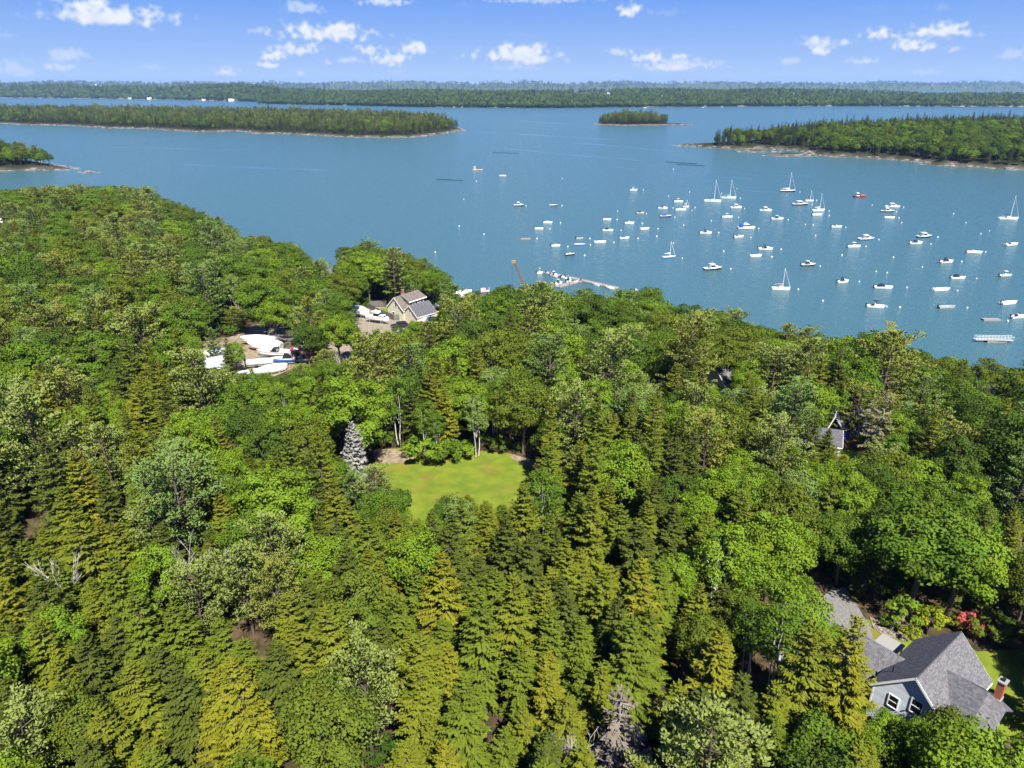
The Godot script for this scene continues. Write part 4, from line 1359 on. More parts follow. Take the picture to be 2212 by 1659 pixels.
func make_grey_house():
	var p := Vector3(37.7, 0, -48.5)
	p.y = ground(p.x, p.z) - 0.1
	var o := thing("grey_house", "blue-grey clapboard house with grey shingled gables and brick chimney", "house", p, atan2(0.62, 0.79))
	var blue: Material = M.siding_blue
	var roof: Material = M.shingle_grey
	part("wall", gable_wall(-4.2, 4.2, 3.15, -1.0, 4.8, 7.95), blue, o)
	gable_roof(o, -4.2, 4.2, 3.15, 4.8, 7.95, roof, 0.26, M.white_paint)
	# wing towards +z, ridge along z, with a narrow sloping end
	var s := Shape.new()
	s.prism([Vector2(-2.95, 2.0), Vector2(2.2, 2.0), Vector2(2.2, 5.2), Vector2(-2.95, 5.2)], -1.0, 4.75)
	part("wall", s.done(), blue, o)
	for sd in [-1.0, 1.0]:
		s = Shape.new()
		var e: float = -3.45 if sd < 0 else 2.65
		s.slab(Vector3(-0.4, 7.2, -0.1), Vector3(e, 4.95, -0.1), Vector3(e, 4.95, 4.25), Vector3(-0.4, 7.2, 4.25), 0.13)
		part("roof", s.done(), M.shingle_dark, o)
		s = Shape.new()
		s.slab(Vector3(-0.4, 7.22, 4.25), Vector3(e, 4.97, 4.25), Vector3(e, 4.35, 5.75), Vector3(-0.4, 6.45, 5.75), 0.13)
		part("roof", s.done(), M.shingle_grey, o)
	s = Shape.new()
	s.tri(Vector3(-3.2, 4.75, 5.2), Vector3(-0.4, 6.5, 5.2), Vector3(2.4, 4.75, 5.2))
	part("wall", s.done(), M.siding_white, o)
	chimney(o, Vector3(0.9, 6.2, 4.7), 0.72, 0.55, 1.8)
	for x in [-2.1, -0.7, 0.9]: window(o, Vector3(x, 3.4, 5.2), 0.0, 0.9, 1.5, M.white_paint)
	# wing towards -z
	s = Shape.new()
	s.prism([Vector2(-2.9, -6.8), Vector2(2.4, -6.8), Vector2(2.4, -2.6), Vector2(-2.9, -2.6)], -1.0, 3.3)
	part("wall", s.done(), M.siding_cream, o)
	for sd in [-1.0, 1.0]:
		s = Shape.new()
		var e: float = -3.3 if sd < 0 else 2.8
		s.slab(Vector3(-0.25, 5.75, -2.0), Vector3(e, 3.3, -2.0), Vector3(e, 3.3, -7.2), Vector3(-0.25, 5.75, -7.2), 0.13)
		part("roof", s.done(), M.shingle_grey, o)
	s = Shape.new()
	s.tri(Vector3(-2.9, 3.3, -6.8), Vector3(-0.25, 5.6, -6.8), Vector3(2.4, 3.3, -6.8))
	part("wall", s.done(), M.siding_cream, o)
	window(o, Vector3(-2.9, 2.1, -4.2), -PI / 2, 0.85, 1.3, M.siding_cream)
	var pr := box_part("porch_roof", o, Vector3(2.9, 2.9, -6.4), Vector3(4.9, 3.05, -4.2), M.concrete)
	for q in [[4.75, -6.25], [4.75, -4.35]]: box_part("porch_post", pr, Vector3(q[0] - 0.06, -0.5, q[1] - 0.06), Vector3(q[0] + 0.06, 2.9, q[1] + 0.06), M.white_paint)
	window(o, Vector3(-4.2, 4.1, -1.25), -PI / 2, 0.75, 1.15, M.white_paint)
	window(o, Vector3(-4.2, 5.0, 0.55), -PI / 2, 0.85, 1.35, M.white_paint)
	for z in [-3.15, 3.15]: box_part("corner_board", o, Vector3(-4.235, -0.8, z - 0.09 * signf(z) - 0.07), Vector3(-4.1, 4.75, z - 0.09 * signf(z) + 0.07), M.white_paint)
	s = Shape.new()
	s.tube(Vector3(-2.6, 5.6, -2.4), Vector3(-2.6, 6.3, -2.4), 0.06, 0.06)
	part("vent_pipe", s.done(), M.hull_black, o)
	# garage beside the drive
	var g := Vector3(30.0, 0, -56.2)
	g.y = ground(g.x, g.z) - 0.1
	small_house("garage", "small grey-roofed garage beside the paved drive", "garage", g, atan2(0.76, 0.65), 4.4, 1.9, 2.2, 3.8, M.siding_blue, M.shingle_dark, [])
	# drive, lawn, garden edge
	var px := func(a: Array) -> Array:
		return a.map(func(q): var d := crop(6, q[0], q[1]); return [d.x, d.y])
	var yard := outline_of(px.call([[150, 330], [210, 130], [480, 70], [700, 60], [1000, 330], [1300, 420], [1690, 330], [2000, 520], [2330, 560], [2400, 1080], [2200, 1290], [1930, 1330], [1700, 1150], [1250, 1010], [900, 1010], [880, 700], [780, 450], [500, 330], [330, 420]]))
	clear_ground.append(yard)
	var grass := outline_of(px.call([[850, 300], [1000, 330], [1330, 460], [1700, 500], [1830, 580], [2000, 570], [2330, 560], [2400, 1080], [2160, 1300], [1890, 1230], [1400, 900], [980, 640]]))
	drape("yard_lawn", grass, M.lawn, 0.05)
	var drive := outline_of(px.call([[150, 350], [215, 210], [330, 162], [560, 158], [640, 80], [760, 60], [830, 150], [905, 290], [960, 370], [1012, 535], [900, 560], [780, 450], [520, 300], [330, 330], [210, 400]]))
	drape("driveway", drive, M.asphalt, 0.09)
	var bed := outline_of(px.call([[960, 300], [1040, 330], [1250, 440], [1330, 470], [1230, 490], [1060, 450], [980, 370]]))
	drape("garden_bed", bed, M.dirt, 0.12, 0.5)
	var r := RandomNumberGenerator.new()
	r.seed = 3
	for k in 12:   # stones along the garden bed
		var q := crop(6, lerpf(1000, 1235, k / 11.0) + r.randf_range(-14, 14), lerpf(385, 480, k / 11.0) + r.randf_range(-10, 10))
		var m := land_at(q.x, q.y)
		var st := part("garden_stone", rock_mesh(), M.rock, self, m + Vector3(0, 0.15, 0))
		st.rotation.y = r.randf() * TAU; st.scale = Vector3(1, 0.8, 1) * r.randf_range(0.18, 0.38)
		tag(st, "rough pale stone edging the garden bed by the drive", "stone", "stones edging the garden bed")
	for q in [[1780, 445, "leaf_red", 1.0, "red-flowering rounded shrub behind the grey house"], [1900, 510, "leaf_olive", 1.25, "olive leafy shrub beside the red-flowering one"], [1420, 400, "leaf_yellow", 1.15, "yellow-green bush in the bed behind the grey house"], [1230, 370, "leaf_bright", 1.3, "large bright green bush in the bed by the drive"],
			[1270, 480, "leaf_yellow", 0.7, "low yellow-green plant at the end of the stone edging"], [1180, 400, "needle_rust", 0.75, "brownish twiggy shrub in the bed by the drive"], [1100, 390, "leaf_mid", 0.6, "small green plant at the bed by the drive"], [1640, 400, "leaf_yellow", 0.6, "small yellow-green plant behind the ridge of the grey house"],
			[300, 120, "leaf_bright", 1.1, "bright green shrub on the bank above the drive"], [390, 100, "leaf_mid", 0.9, "green shrub on the bank above the drive"]]:
		var d := crop(6, q[0], q[1])
		var at := land_at(d.x, d.y)
		tree("shrub", int(q[0]), q[2], at, Vector3.ONE * q[3], q[0], q[4], "")
	clear_view.append([px_poly(6, [[215, 320], [240, 190], [560, 165], [700, 200], [940, 350], [1010, 500], [1330, 470], [1690, 420], [1830, 560], [2200, 590], [2300, 950], [2070, 960], [2030, 1000], [1920, 1250], [1780, 1215], [1600, 1070], [1400, 960], [1230, 980], [1000, 1080], [915, 850], [935, 560], [830, 420], [720, 330], [600, 310], [420, 260], [300, 240]]), 0.0])
	clear_view.append([px_poly(6, [[230, 320], [240, 190], [560, 170], [700, 200], [900, 330], [1000, 480], [930, 520], [820, 400], [640, 300], [420, 260]]), 1e9])

func px_poly(k: int, a: Array) -> PackedVector2Array:
	var r := PackedVector2Array()
	for q in a: r.append(crop(k, q[0], q[1]))
	return r

# ---------------------------------------------------------------- boats; the bow points along +x
func hull_ring(L: float, B: float, free: float, t: float, round_: float) -> Array:   # half breadth and sheer at t from stern to bow
	var b := B / 2 * (0.86 + 0.14 * sin(minf(t * 2.2, 1.0) * PI / 2)) * pow(maxf(1.0 - pow(maxf(t - 0.42, 0.0) / 0.58, round_), 0.0), 0.75)
	return [-L / 2 + L * t, maxf(b, 0.02), free * (1.0 + 0.32 * t * t)]

func hull(o: Node3D, L: float, B: float, free: float, shell: Material, inner: Material, decked := 0.42, round_ := 2.2, stripe = null, draft := 0.25):
	var outer := Shape.new()
	var deck := Shape.new()
	var band := Shape.new()
	var rings := []
	var inside := []
	var trim := []
	for k in 11:
		var t := k / 10.0
		var h := hull_ring(L, B, free, t, round_)
		var x: float = h[0]
		var b: float = h[1]
		var y: float = h[2]
		var rake: float = 0.06 * L * t * t
		rings.append([Vector3(x + rake, y, -b), Vector3(x + rake * 0.5, y * 0.3, -b * 0.93), Vector3(x, -draft * 0.4, -b * 0.72), Vector3(x - 0.03 * L * t, -draft, 0), Vector3(x, -draft * 0.4, b * 0.72), Vector3(x + rake * 0.5, y * 0.3, b * 0.93), Vector3(x + rake, y, b)])
		var f := y - 0.04 if t > 1.0 - decked else maxf(free * 0.3, 0.06)
		var w := maxf(b - 0.09, 0.01)
		inside.append([Vector3(x + rake, y, b), Vector3(x + rake, y, w), Vector3(x + rake, f, w * 0.97), Vector3(x + rake, f + (0.06 if t > 1.0 - decked else 0.0), 0), Vector3(x + rake, f, -w * 0.97), Vector3(x + rake, y, -w), Vector3(x + rake, y, -b)])
		trim.append([Vector3(x + rake, y + 0.01, -b - 0.03), Vector3(x + rake * 0.85, y - 0.13 * free / 0.6, -b - 0.02), Vector3(x + rake, y + 0.01, b + 0.03), Vector3(x + rake * 0.85, y - 0.13 * free / 0.6, b + 0.02)])
	for q in rings: q.reverse()
	outer.loft(rings)
	outer.fan(rings[0]); outer.tri(rings[0][6], rings[0][0], rings[0][3])
	for q in inside: q.reverse()
	deck.loft(inside)
	deck.fan(inside[0], true)
	part("hull", outer.done(), shell, o)
	part("deck", deck.done(), inner, o)
	if stripe:
		for k in 10:
			band.quad(trim[k][0], trim[k + 1][0], trim[k + 1][1], trim[k][1])
			band.quad(trim[k + 1][2], trim[k][2], trim[k][3], trim[k + 1][3])
		part("rub_rail", band.done(), stripe, o)

func outboard(o: Node3D, L: float, free: float, mat: Material, z := 0.0):
	var s := Shape.new()
	s.loft([[Vector3(-L / 2 - 0.45, free + 0.15, -0.16 + z), Vector3(-L / 2 - 0.45, free + 0.5, -0.12 + z), Vector3(-L / 2 - 0.45, free + 0.5, 0.12 + z), Vector3(-L / 2 - 0.45, free + 0.15, 0.16 + z), Vector3(-L / 2 - 0.45, free + 0.15, -0.16 + z)],
		[Vector3(-L / 2 - 0.05, free + 0.1, -0.2 + z), Vector3(-L / 2 - 0.1, free + 0.62, -0.15 + z), Vector3(-L / 2 - 0.1, free + 0.62, 0.15 + z), Vector3(-L / 2 - 0.05, free + 0.1, 0.2 + z), Vector3(-L / 2 - 0.05, free + 0.1, -0.2 + z)]])
	s.box(Vector3(-L / 2 - 0.5, free + 0.16, -0.14 + z), Vector3(-L / 2 - 0.12, free + 0.54, 0.14 + z))
	s.box(Vector3(-L / 2 - 0.34, -0.5, -0.07 + z), Vector3(-L / 2 - 0.14, free + 0.16, 0.07 + z))
	part("outboard_motor", s.done(), mat, o)

func tapered(lo: Vector3, hi: Vector3, front: float, back: float, side: float) -> ArrayMesh:   # a deckhouse: leaning front, back and sides
	var s := Shape.new()
	var a := [Vector3(lo.x, lo.y, lo.z), Vector3(hi.x, lo.y, lo.z), Vector3(hi.x, lo.y, hi.z), Vector3(lo.x, lo.y, hi.z)]
	var b := [Vector3(lo.x + back, hi.y, lo.z + side), Vector3(hi.x - front, hi.y, lo.z + side), Vector3(hi.x - front, hi.y, hi.z - side), Vector3(lo.x + back, hi.y, hi.z - side)]
	for k in 4:
		s.quad(b[k], b[(k + 1) % 4], a[(k + 1) % 4], a[k])
	s.quad(b[0], b[3], b[2], b[1])
	return s.done()

func deckhouse(o: Node3D, x0: float, x1: float, y0: float, y1: float, hw: float, mat: Material, glass := true, called := "cabin") -> MeshInstance3D:
	var c := part(called, tapered(Vector3(x0, y0, -hw), Vector3(x1, y1, hw), (x1 - x0) * 0.28, (x1 - x0) * 0.05, hw * 0.12), mat, o)
	if glass:
		var h := y1 - y0
		part("window", tapered(Vector3(x0 + 0.1, y0 + h * 0.42, -hw * 0.97), Vector3(x1 - (x1 - x0) * 0.09, y0 + h * 0.82, hw * 0.97), (x1 - x0) * 0.12, 0.0, hw * 0.06), M.glass_dark, c)
	return c

func top(o: Node3D, x0: float, x1: float, y0: float, y1: float, hw: float, mat: Material, called := "hard_top"):
	var s := Shape.new()
	s.slab(Vector3(x0, y1, -hw), Vector3(x1, y1 - 0.05, -hw * 0.9), Vector3(x1, y1 - 0.05, hw * 0.9), Vector3(x0, y1, hw), 0.09)
	var t := part(called, s.done(), mat, o)
	for x in [x0 + 0.15, x1 - 0.2]:
		for z in [-hw * 0.8, hw * 0.8]:
			var p := Shape.new()
			p.tube(Vector3(x, y0, z), Vector3(x, y1 - 0.08, z), 0.03, 0.03, 5)
			part("post", p.done(), M.alloy, t)

func boat(kind: String, at: Vector3, turn: float, L: float, shell: String, accent: String, label: String, group: String, category := "") -> Node3D:
	var called: String = {"skiff": "skiff", "console": "console_boat", "ttop": "console_boat", "cuddy": "cuddy_boat", "cruiser": "cabin_cruiser", "fly": "flybridge_cruiser", "lobster": "lobster_boat", "sail": "sailboat", "small_sail": "sailboat", "dory": "dory", "bowrider": "bowrider", "work": "work_boat"}[kind]
	var cat: String = "sailboat" if "sail" in kind else "skiff" if kind == "skiff" else "dory" if kind == "dory" else "motorboat"
	var o := thing(called, label, cat, at, turn, group)
	var B := L * 0.34
	var free := 0.42 + L * 0.045
	var A: Material = M[accent]
	var S: Material = M[shell]
	var wht: Material = M.gelcoat
	if kind == "skiff":
		hull(o, L, B, free, S, M.gelcoat if shell != "hull_grey" else M.hull_grey, 0.2, 2.4, A if accent != "hull_black" else null)
		for x in [-L * 0.22, L * 0.08]: box_part("thwart", o, Vector3(x - 0.14, free * 0.62, -B * 0.42), Vector3(x + 0.14, free * 0.72, B * 0.42), wht)
		outboard(o, L, free, M.hull_black if accent != "gelcoat" else M.hull_grey)
	elif kind == "dory":
		hull(o, L, B * 0.8, free, S, M.gelcoat_cream, 0.12, 1.9, M.gelcoat)
		for x in [-L * 0.3, -L * 0.05, L * 0.18]: box_part("thwart", o, Vector3(x - 0.14, free * 0.62, -B * 0.33), Vector3(x + 0.14, free * 0.72, B * 0.33), A)
	elif kind == "console" or kind == "ttop":
		hull(o, L, B, free, S, wht, 0.26, 2.3)
		var c := part("console", tapered(Vector3(-L * 0.08, free * 0.3, -0.36), Vector3(L * 0.07, free + 0.62, 0.36), 0.18, 0.0, 0.04), wht, o)
		part("windscreen", tapered(Vector3(-L * 0.01, free + 0.5, -0.34), Vector3(L * 0.055, free + 0.92, 0.34), 0.16, 0.05, 0.04), M.glass_dark, c)
		box_part("seat", o, Vector3(-L * 0.2, free * 0.3, -0.4), Vector3(-L * 0.13, free + 0.3, 0.4), A if accent != "gelcoat" else wht)
		if kind == "ttop": top(o, -L * 0.16, L * 0.1, free * 0.4, free + 1.5, B * 0.33, A, "t_top")
		outboard(o, L, free, M.hull_black)
	elif kind == "bowrider":
		hull(o, L, B, free, S, wht, 0.34, 2.2, wht if shell != "gelcoat" else null)
		part("windscreen", tapered(Vector3(-L * 0.02, free, -B * 0.4), Vector3(L * 0.12, free + 0.5, B * 0.4), L * 0.1, L * 0.02, 0.1), M.glass_dark, o)
		part("canopy", tapered(Vector3(-L * 0.3, free + 0.1, -B * 0.42), Vector3(L * 0.06, free + 0.85, B * 0.42), L * 0.06, L * 0.14, 0.15), A, o)
		outboard(o, L, free, M.hull_black)
	elif kind == "cuddy":
		hull(o, L, B, free, S, wht, 0.45, 2.2, wht if shell != "gelcoat" else M.hull_grey)
		deckhouse(o, L * 0.02, L * 0.36, free * 1.02, free + 0.5, B * 0.36, wht, false, "cuddy")
		var c := part("windscreen", tapered(Vector3(-L * 0.1, free + 0.1, -B * 0.38), Vector3(L * 0.12, free + 0.85, B * 0.38), L * 0.12, 0.0, 0.08), M.glass_dark, o)
		top(o, -L * 0.16, L * 0.04, free, free + 1.35, B * 0.36, A, "canvas_top" if "canvas" in accent else "hard_top")
		outboard(o, L, free, M.hull_black)
	elif kind == "cruiser" or kind == "lobster":
		hull(o, L, B, free, S, wht, 0.5, 2.1, wht if shell != "gelcoat" else M.hull_grey)
		deckhouse(o, L * 0.08, L * 0.4, free * 1.04, free + 0.62, B * 0.36, wht, true, "trunk_cabin")
		deckhouse(o, -L * 0.14, L * 0.16, free * 0.4, free + 1.45, B * 0.38, wht, true, "wheelhouse")
		top(o, -L * 0.26 if kind == "lobster" else -L * 0.2, L * 0.1, free + 1.0, free + 1.56, B * 0.4, A)
		var s := Shape.new()
		s.tube(Vector3(-L * 0.05, free + 1.5, 0), Vector3(-L * 0.05, free + 2.7, 0), 0.03, 0.015, 5)
		part("antenna", s.done(), M.gelcoat, o)
		s = Shape.new()
		for z in [-1.0, 1.0]:
			for k in 5:
				var h1 := hull_ring(L, B, free, 0.55 + 0.09 * k, 2.1)
				s.tube(Vector3(h1[0] + 0.03 * L, h1[2], h1[1] * 0.9 * z), Vector3(h1[0] + 0.03 * L, h1[2] + 0.5, h1[1] * 0.9 * z), 0.02, 0.02, 4)
		part("bow_rail", s.done(), M.alloy, o)
	elif kind == "fly":
		hull(o, L, B, free * 1.15, S, wht, 0.52, 2.1, M.hull_grey)
		deckhouse(o, -L * 0.24, L * 0.28, free * 0.6, free + 1.5, B * 0.4, wht, true, "cabin")
		var f := deckhouse(o, -L * 0.2, L * 0.08, free + 1.5, free + 2.1, B * 0.34, wht, false, "flybridge")
		top(o, -L * 0.2, L * 0.02, free + 1.9, free + 3.1, B * 0.32, A, "canvas_top")
		part("aft_canvas", tapered(Vector3(-L * 0.42, free + 0.3, -B * 0.38), Vector3(-L * 0.23, free + 1.4, B * 0.38), 0.0, L * 0.1, 0.05), A, o)
		box_part("bow_pulpit", o, Vector3(L * 0.5, free * 1.45, -0.2), Vector3(L * 0.57, free * 1.52, 0.2), wht)
	elif kind == "work":
		hull(o, L, B, free, S, M.weathered_wood, 0.15, 2.6, M.hull_black)
		deckhouse(o, -L * 0.36, -L * 0.1, free * 0.4, free + 1.9, B * 0.36, wht, true, "wheelhouse")
		box_part("deck_gear", o, Vector3(L * 0.02, free * 0.5, -B * 0.3), Vector3(L * 0.3, free + 0.45, B * 0.28), A)
		var s := Shape.new()
		s.tube(Vector3(-L * 0.2, free + 1.8, 0), Vector3(-L * 0.2, free + 3.6, 0), 0.05, 0.03)
		s.tube(Vector3(L * 0.1, free, 0), Vector3(L * 0.12, free + 2.6, 0), 0.06, 0.04)
		part("mast", s.done(), M.rust, o)
	elif "sail" in kind:
		B = L * 0.27
		free = 0.35 + L * 0.06
		hull(o, L, B, free, S, wht, 0.62, 1.7, A if shell == "gelcoat" else wht, 0.4)
		if kind == "sail": deckhouse(o, -L * 0.12, L * 0.24, free * 1.02, free + 0.5, B * 0.3, wht, true, "cabin_trunk")
		var tall := L * 1.32
		var mx := L * 0.1
		var s := Shape.new()
		s.tube(Vector3(mx, free * 0.7, 0), Vector3(mx, tall, 0), 0.1, 0.075, 6)
		part("mast", s.done(), M.gelcoat, o)
		s = Shape.new()
		s.tube(Vector3(mx, free + 1.15, 0), Vector3(-L * 0.36, free + 1.1, 0), 0.07, 0.06, 6)
		var bm := part("boom", s.done(), M.alloy, o)
		s = Shape.new()
		s.tube(Vector3(mx - 0.2, free + 1.32, 0), Vector3(-L * 0.32, free + 1.22, 0), 0.2, 0.1, 6)
		part("furled_sail", s.done(), A, bm)
		s = Shape.new()
		s.tube(Vector3(L * 0.53, free * 1.3, 0), Vector3(mx + 0.05, tall * 0.94, 0), 0.055, 0.03, 4)
		part("forestay", s.done(), M.gelcoat, o)
		s = Shape.new()
		s.tube(Vector3(-L * 0.49, free, 0), Vector3(mx - 0.05, tall * 0.99, 0), 0.014, 0.014, 3)
		for z in [-1.0, 1.0]: s.tube(Vector3(mx - 0.1, free, z * B * 0.46), Vector3(mx, tall * 0.92, 0), 0.014, 0.014, 3)
		part("stay", s.done(), M.alloy, o)
		s = Shape.new()
		s.tube(Vector3(mx, tall * 0.52, -B * 0.33), Vector3(mx, tall * 0.52, B * 0.33), 0.03, 0.03, 4)
		part("spreader", s.done(), M.gelcoat, o)
	return o

func make_harbour():
	var r := RandomNumberGenerator.new()
	r.seed = 41
	# enlargement, x, y of the waterline, length in its pixels, kind, hull, accent, label
	var fleet := [
		[3, 345, 113, 75, "work", "gelcoat_cream", "rust", "pale work boat with thin masts, anchored far out by the oyster lines"],
		[3, 517, 154, 50, "skiff", "gelcoat_cream", "wood_orange", "small cream skiff with orange gunwale near the far work boat"],
		[3, 628, 357, 70, "cruiser", "hull_navy", "gelcoat", "navy cabin cruiser lying alone west of the moorings"],
		[3, 865, 357, 50, "skiff", "hull_black", "gelcoat", "small black open skiff east of the lone navy cruiser"],
		[3, 825, 474, 62, "console", "gelcoat", "gelcoat", "white centre-console boat beside a smaller white skiff with black outboard"],
		[3, 765, 516, 60, "skiff", "gelcoat", "hull_black", "white skiff with black outboard above the grey float"],
		[3, 1410, 251, 52, "ttop", "gelcoat", "gelcoat", "white boat with white T-top, outermost of the moored motorboats"],
		[3, 1229, 453, 56, "skiff", "gelcoat", "hull_black", "low white open skiff west of a white boat with dark outboard"],
		[3, 1382, 477, 66, "console", "gelcoat", "canvas_navy", "white console boat with dark seat and outboard, mid-mooring"],
		[3, 1235, 527, 72, "bowrider", "gelcoat", "canvas_navy", "white runabout with navy canopy in the western moorings"],
		[3, 1487, 517, 66, "skiff", "gelcoat", "gelcoat", "plain white skiff with grey outboard turned slightly upwind"],
		[3, 1042, 583, 52, "skiff", "hull_grey", "hull_black", "grey aluminium skiff above the long blue dory"],
		[3, 1042, 626, 74, "dory", "hull_blue", "wood_orange", "long light-blue dory with orange thwarts"],
		[3, 1183, 608, 82, "skiff", "gelcoat", "gelcoat", "long white skiff just east of the blue dory"],
		[3, 880, 633, 62, "console", "gelcoat_cream", "gelcoat", "cream console boat west of the blue dory"],
		[3, 1347, 579, 66, "bowrider", "gelcoat", "canvas_blue", "white runabout with bright blue canopy"],
		[3, 977, 694, 68, "console", "hull_black", "gelcoat", "black-hulled console boat nearest the town dock"],
		[3, 1457, 409, 52, "bowrider", "hull_grey", "canvas_navy", "small grey boat under a navy cover"],
		[3, 1609, 375, 66, "cuddy", "gelcoat", "canvas_navy", "white cuddy boat with navy canvas top"],
		[3, 1716, 331, 66, "ttop", "gelcoat", "gelcoat", "white T-top boat above a little white sailboat"],
		[3, 1731, 387, 74, "console", "gelcoat", "gelcoat", "white open console boat next to the little sailboat"],
		[3, 1768, 365, 40, "small_sail", "gelcoat", "gelcoat", "little white sailboat with bare pole mast among motorboats"],
		[3, 1628, 432, 78, "bowrider", "hull_navy", "canvas_blue", "navy and white bowrider with blue canopy arch"],
		[3, 1948, 328, 118, "sail", "gelcoat", "canvas_navy", "large white sailboat with navy sail cover on boom"],
		[3, 2058, 305, 100, "sail", "gelcoat", "canvas_teal", "large white sailboat with teal sail cover"],
		[3, 2110, 372, 82, "cruiser", "gelcoat", "gelcoat", "white hardtop cruiser below the two large sailboats"],
		[3, 2048, 436, 76, "ttop", "gelcoat", "gelcoat", "white console boat with white top above the flybridge cruiser"],
		[3, 1902, 545, 82, "cuddy", "gelcoat", "canvas_navy", "white cuddy boat with black outboard west of flybridge cruiser"],
		[3, 2127, 571, 72, "console", "gelcoat", "canvas_navy", "white console boat with whip antenna below flybridge cruiser"],
		[3, 1650, 713, 92, "small_sail", "hull_blue", "gelcoat", "blue-hulled daysailer with bare mast"],
		[3, 1948, 791, 130, "cruiser", "hull_black", "gelcoat", "black and white pilothouse boat with outboards, off the dock"],
		[4, 508, 275, 110, "sail", "hull_navy", "gelcoat", "dark-hulled sailboat with white deck, outermost of the yachts"],
		[4, 665, 342, 62, "small_sail", "gelcoat", "canvas_navy", "small white sailboat beside the navy motor yacht"],
		[4, 598, 370, 115, "lobster", "hull_navy", "gelcoat", "long navy motor yacht with white wheelhouse"],
		[4, 729, 413, 100, "sail", "gelcoat", "gelcoat", "white sailboat moored just below the navy motor yacht"],
		[4, 720, 445, 80, "console", "gelcoat", "gelcoat", "white open boat right below a white sailboat"],
		[4, 350, 413, 85, "cruiser", "gelcoat", "gelcoat", "white cabin cruiser with rounded top, west of yachts"],
		[4, 433, 474, 92, "cuddy", "gelcoat", "gelcoat", "white cuddy boat with black outboard and tall whip antenna"],
		[4, 210, 541, 125, "fly", "gelcoat", "canvas_blue", "white flybridge cruiser with bright blue canvas"],
		[4, 348, 691, 105, "cuddy", "gelcoat", "canvas_black", "white cuddy boat with black canvas top and blue boot"],
		[4, 280, 742, 92, "skiff", "gelcoat", "gelcoat", "white open skiff below the black-topped cuddy boat"],
		[4, 860, 531, 78, "console", "gelcoat", "canvas_navy", "white open boat with dark console, alone mid-harbour"],
		[4, 1030, 313, 105, "work", "hull_red", "wood_orange", "dark red work barge with small white wheelhouse and deck gear"],
		[4, 1262, 386, 102, "cruiser", "gelcoat", "gelcoat", "white hardtop cruiser above a navy one"],
		[4, 1225, 420, 90, "cruiser", "hull_black", "gelcoat_cream", "black-hulled cruiser with cream wheelhouse below a white one"],
		[4, 1243, 465, 70, "skiff", "gelcoat", "gelcoat", "small white skiff below the black-hulled cruiser"],
		[4, 1073, 621, 122, "cruiser", "hull_blue", "gelcoat", "deep-blue hulled cruiser with white cabin and fenders"],
		[4, 985, 674, 100, "ttop", "gelcoat", "gelcoat", "white T-top boat below the blue-hulled cruiser"],
		[4, 1490, 603, 115, "lobster", "hull_navy", "gelcoat_cream", "navy lobster-style boat with cream top above white runabout"],
		[4, 1430, 649, 105, "cuddy", "gelcoat", "canvas_blue", "white runabout with pale blue canvas top"],
		[4, 2095, 473, 135, "sail", "gelcoat", "canvas_navy", "white sailboat with furled sails, easternmost of the yachts"],
		[4, 2118, 660, 120, "console", "gelcoat", "canvas_navy", "white centre-console boat below the easternmost sailboat"],
		[4, 1850, 716, 108, "console", "gelcoat", "gelcoat", "white low console boat with tilted black outboard"],
		[4, 655, 808, 108, "cuddy", "hull_black", "gelcoat", "black and white cuddy boat with rounded white top"],
		[4, 1650, 785, 115, "cuddy", "gelcoat", "canvas_navy", "white cuddy boat with navy windscreen canvas and black outboard"],
		[4, 2075, 886, 100, "ttop", "hull_grey", "gelcoat", "grey T-top boat in the eastern moorings"],
		[4, 1732, 900, 105, "bowrider", "gelcoat", "canvas_navy", "white bowrider with navy cover in eastern moorings"],
		[4, 458, 979, 128, "sail", "gelcoat", "wood_orange", "white sailboat with varnished cockpit, nearest the wooded bank"],
		[4, 905, 928, 95, "cuddy", "gelcoat", "canvas_black", "white boat with black bimini, turned toward the shore"],
		[4, 1195, 970, 130, "bowrider", "gelcoat", "canvas_navy", "white runabout with two dark covers fore and aft"],
		[4, 1612, 986, 135, "skiff", "gelcoat", "gelcoat", "long plain white skiff with grey outboard, near shore"],
		[4, 2098, 1083, 145, "skiff", "gelcoat", "hull_black", "long white skiff with tilted motor, above the near float"],
		[4, 1140, 1107, 125, "ttop", "gelcoat", "canvas_black", "white console boat with small black T-top, near the trees"],
		[4, 1650, 1113, 130, "skiff", "hull_grey", "hull_black", "pale grey open skiff with black outboard, near shore"],
		[4, 2165, 1182, 130, "console", "gelcoat", "canvas_navy", "white console boat with black outboard beside the wooden float"]]
	for b in fleet:
		var q := crop(b[0], b[1], b[2])
		var p := level(q.x, q.y)
		var L := size_at(p, b[3], b[0])
		boat(b[4], p, r.randf_range(-0.14, 0.3), L * 0.94, b[5], b[6], b[7], "boats on the harbour moorings")
	for f in [[3, 676, 584, 68, "grey wooden float moored west of the skiffs"], [4, 1970, 1199, 120, "pale wooden float beside a white console boat"], [4, 2003, 1354, 140, "wooden float carrying a white truss gangway"]]:
		var q := crop(f[0], f[1], f[2])
		var p := level(q.x, q.y)
		var L := size_at(p, f[3], f[0])
		float_raft(p, 0.0, L, L * 0.32, f[4], "harbour_float", "moored floats")
	var gq := crop(4, 1992, 1340)
	var gp := level(gq.x, gq.y, 0.7)
	gangway(gp, size_at(gp, 262, 4), "white truss gangway lying across a wooden float")
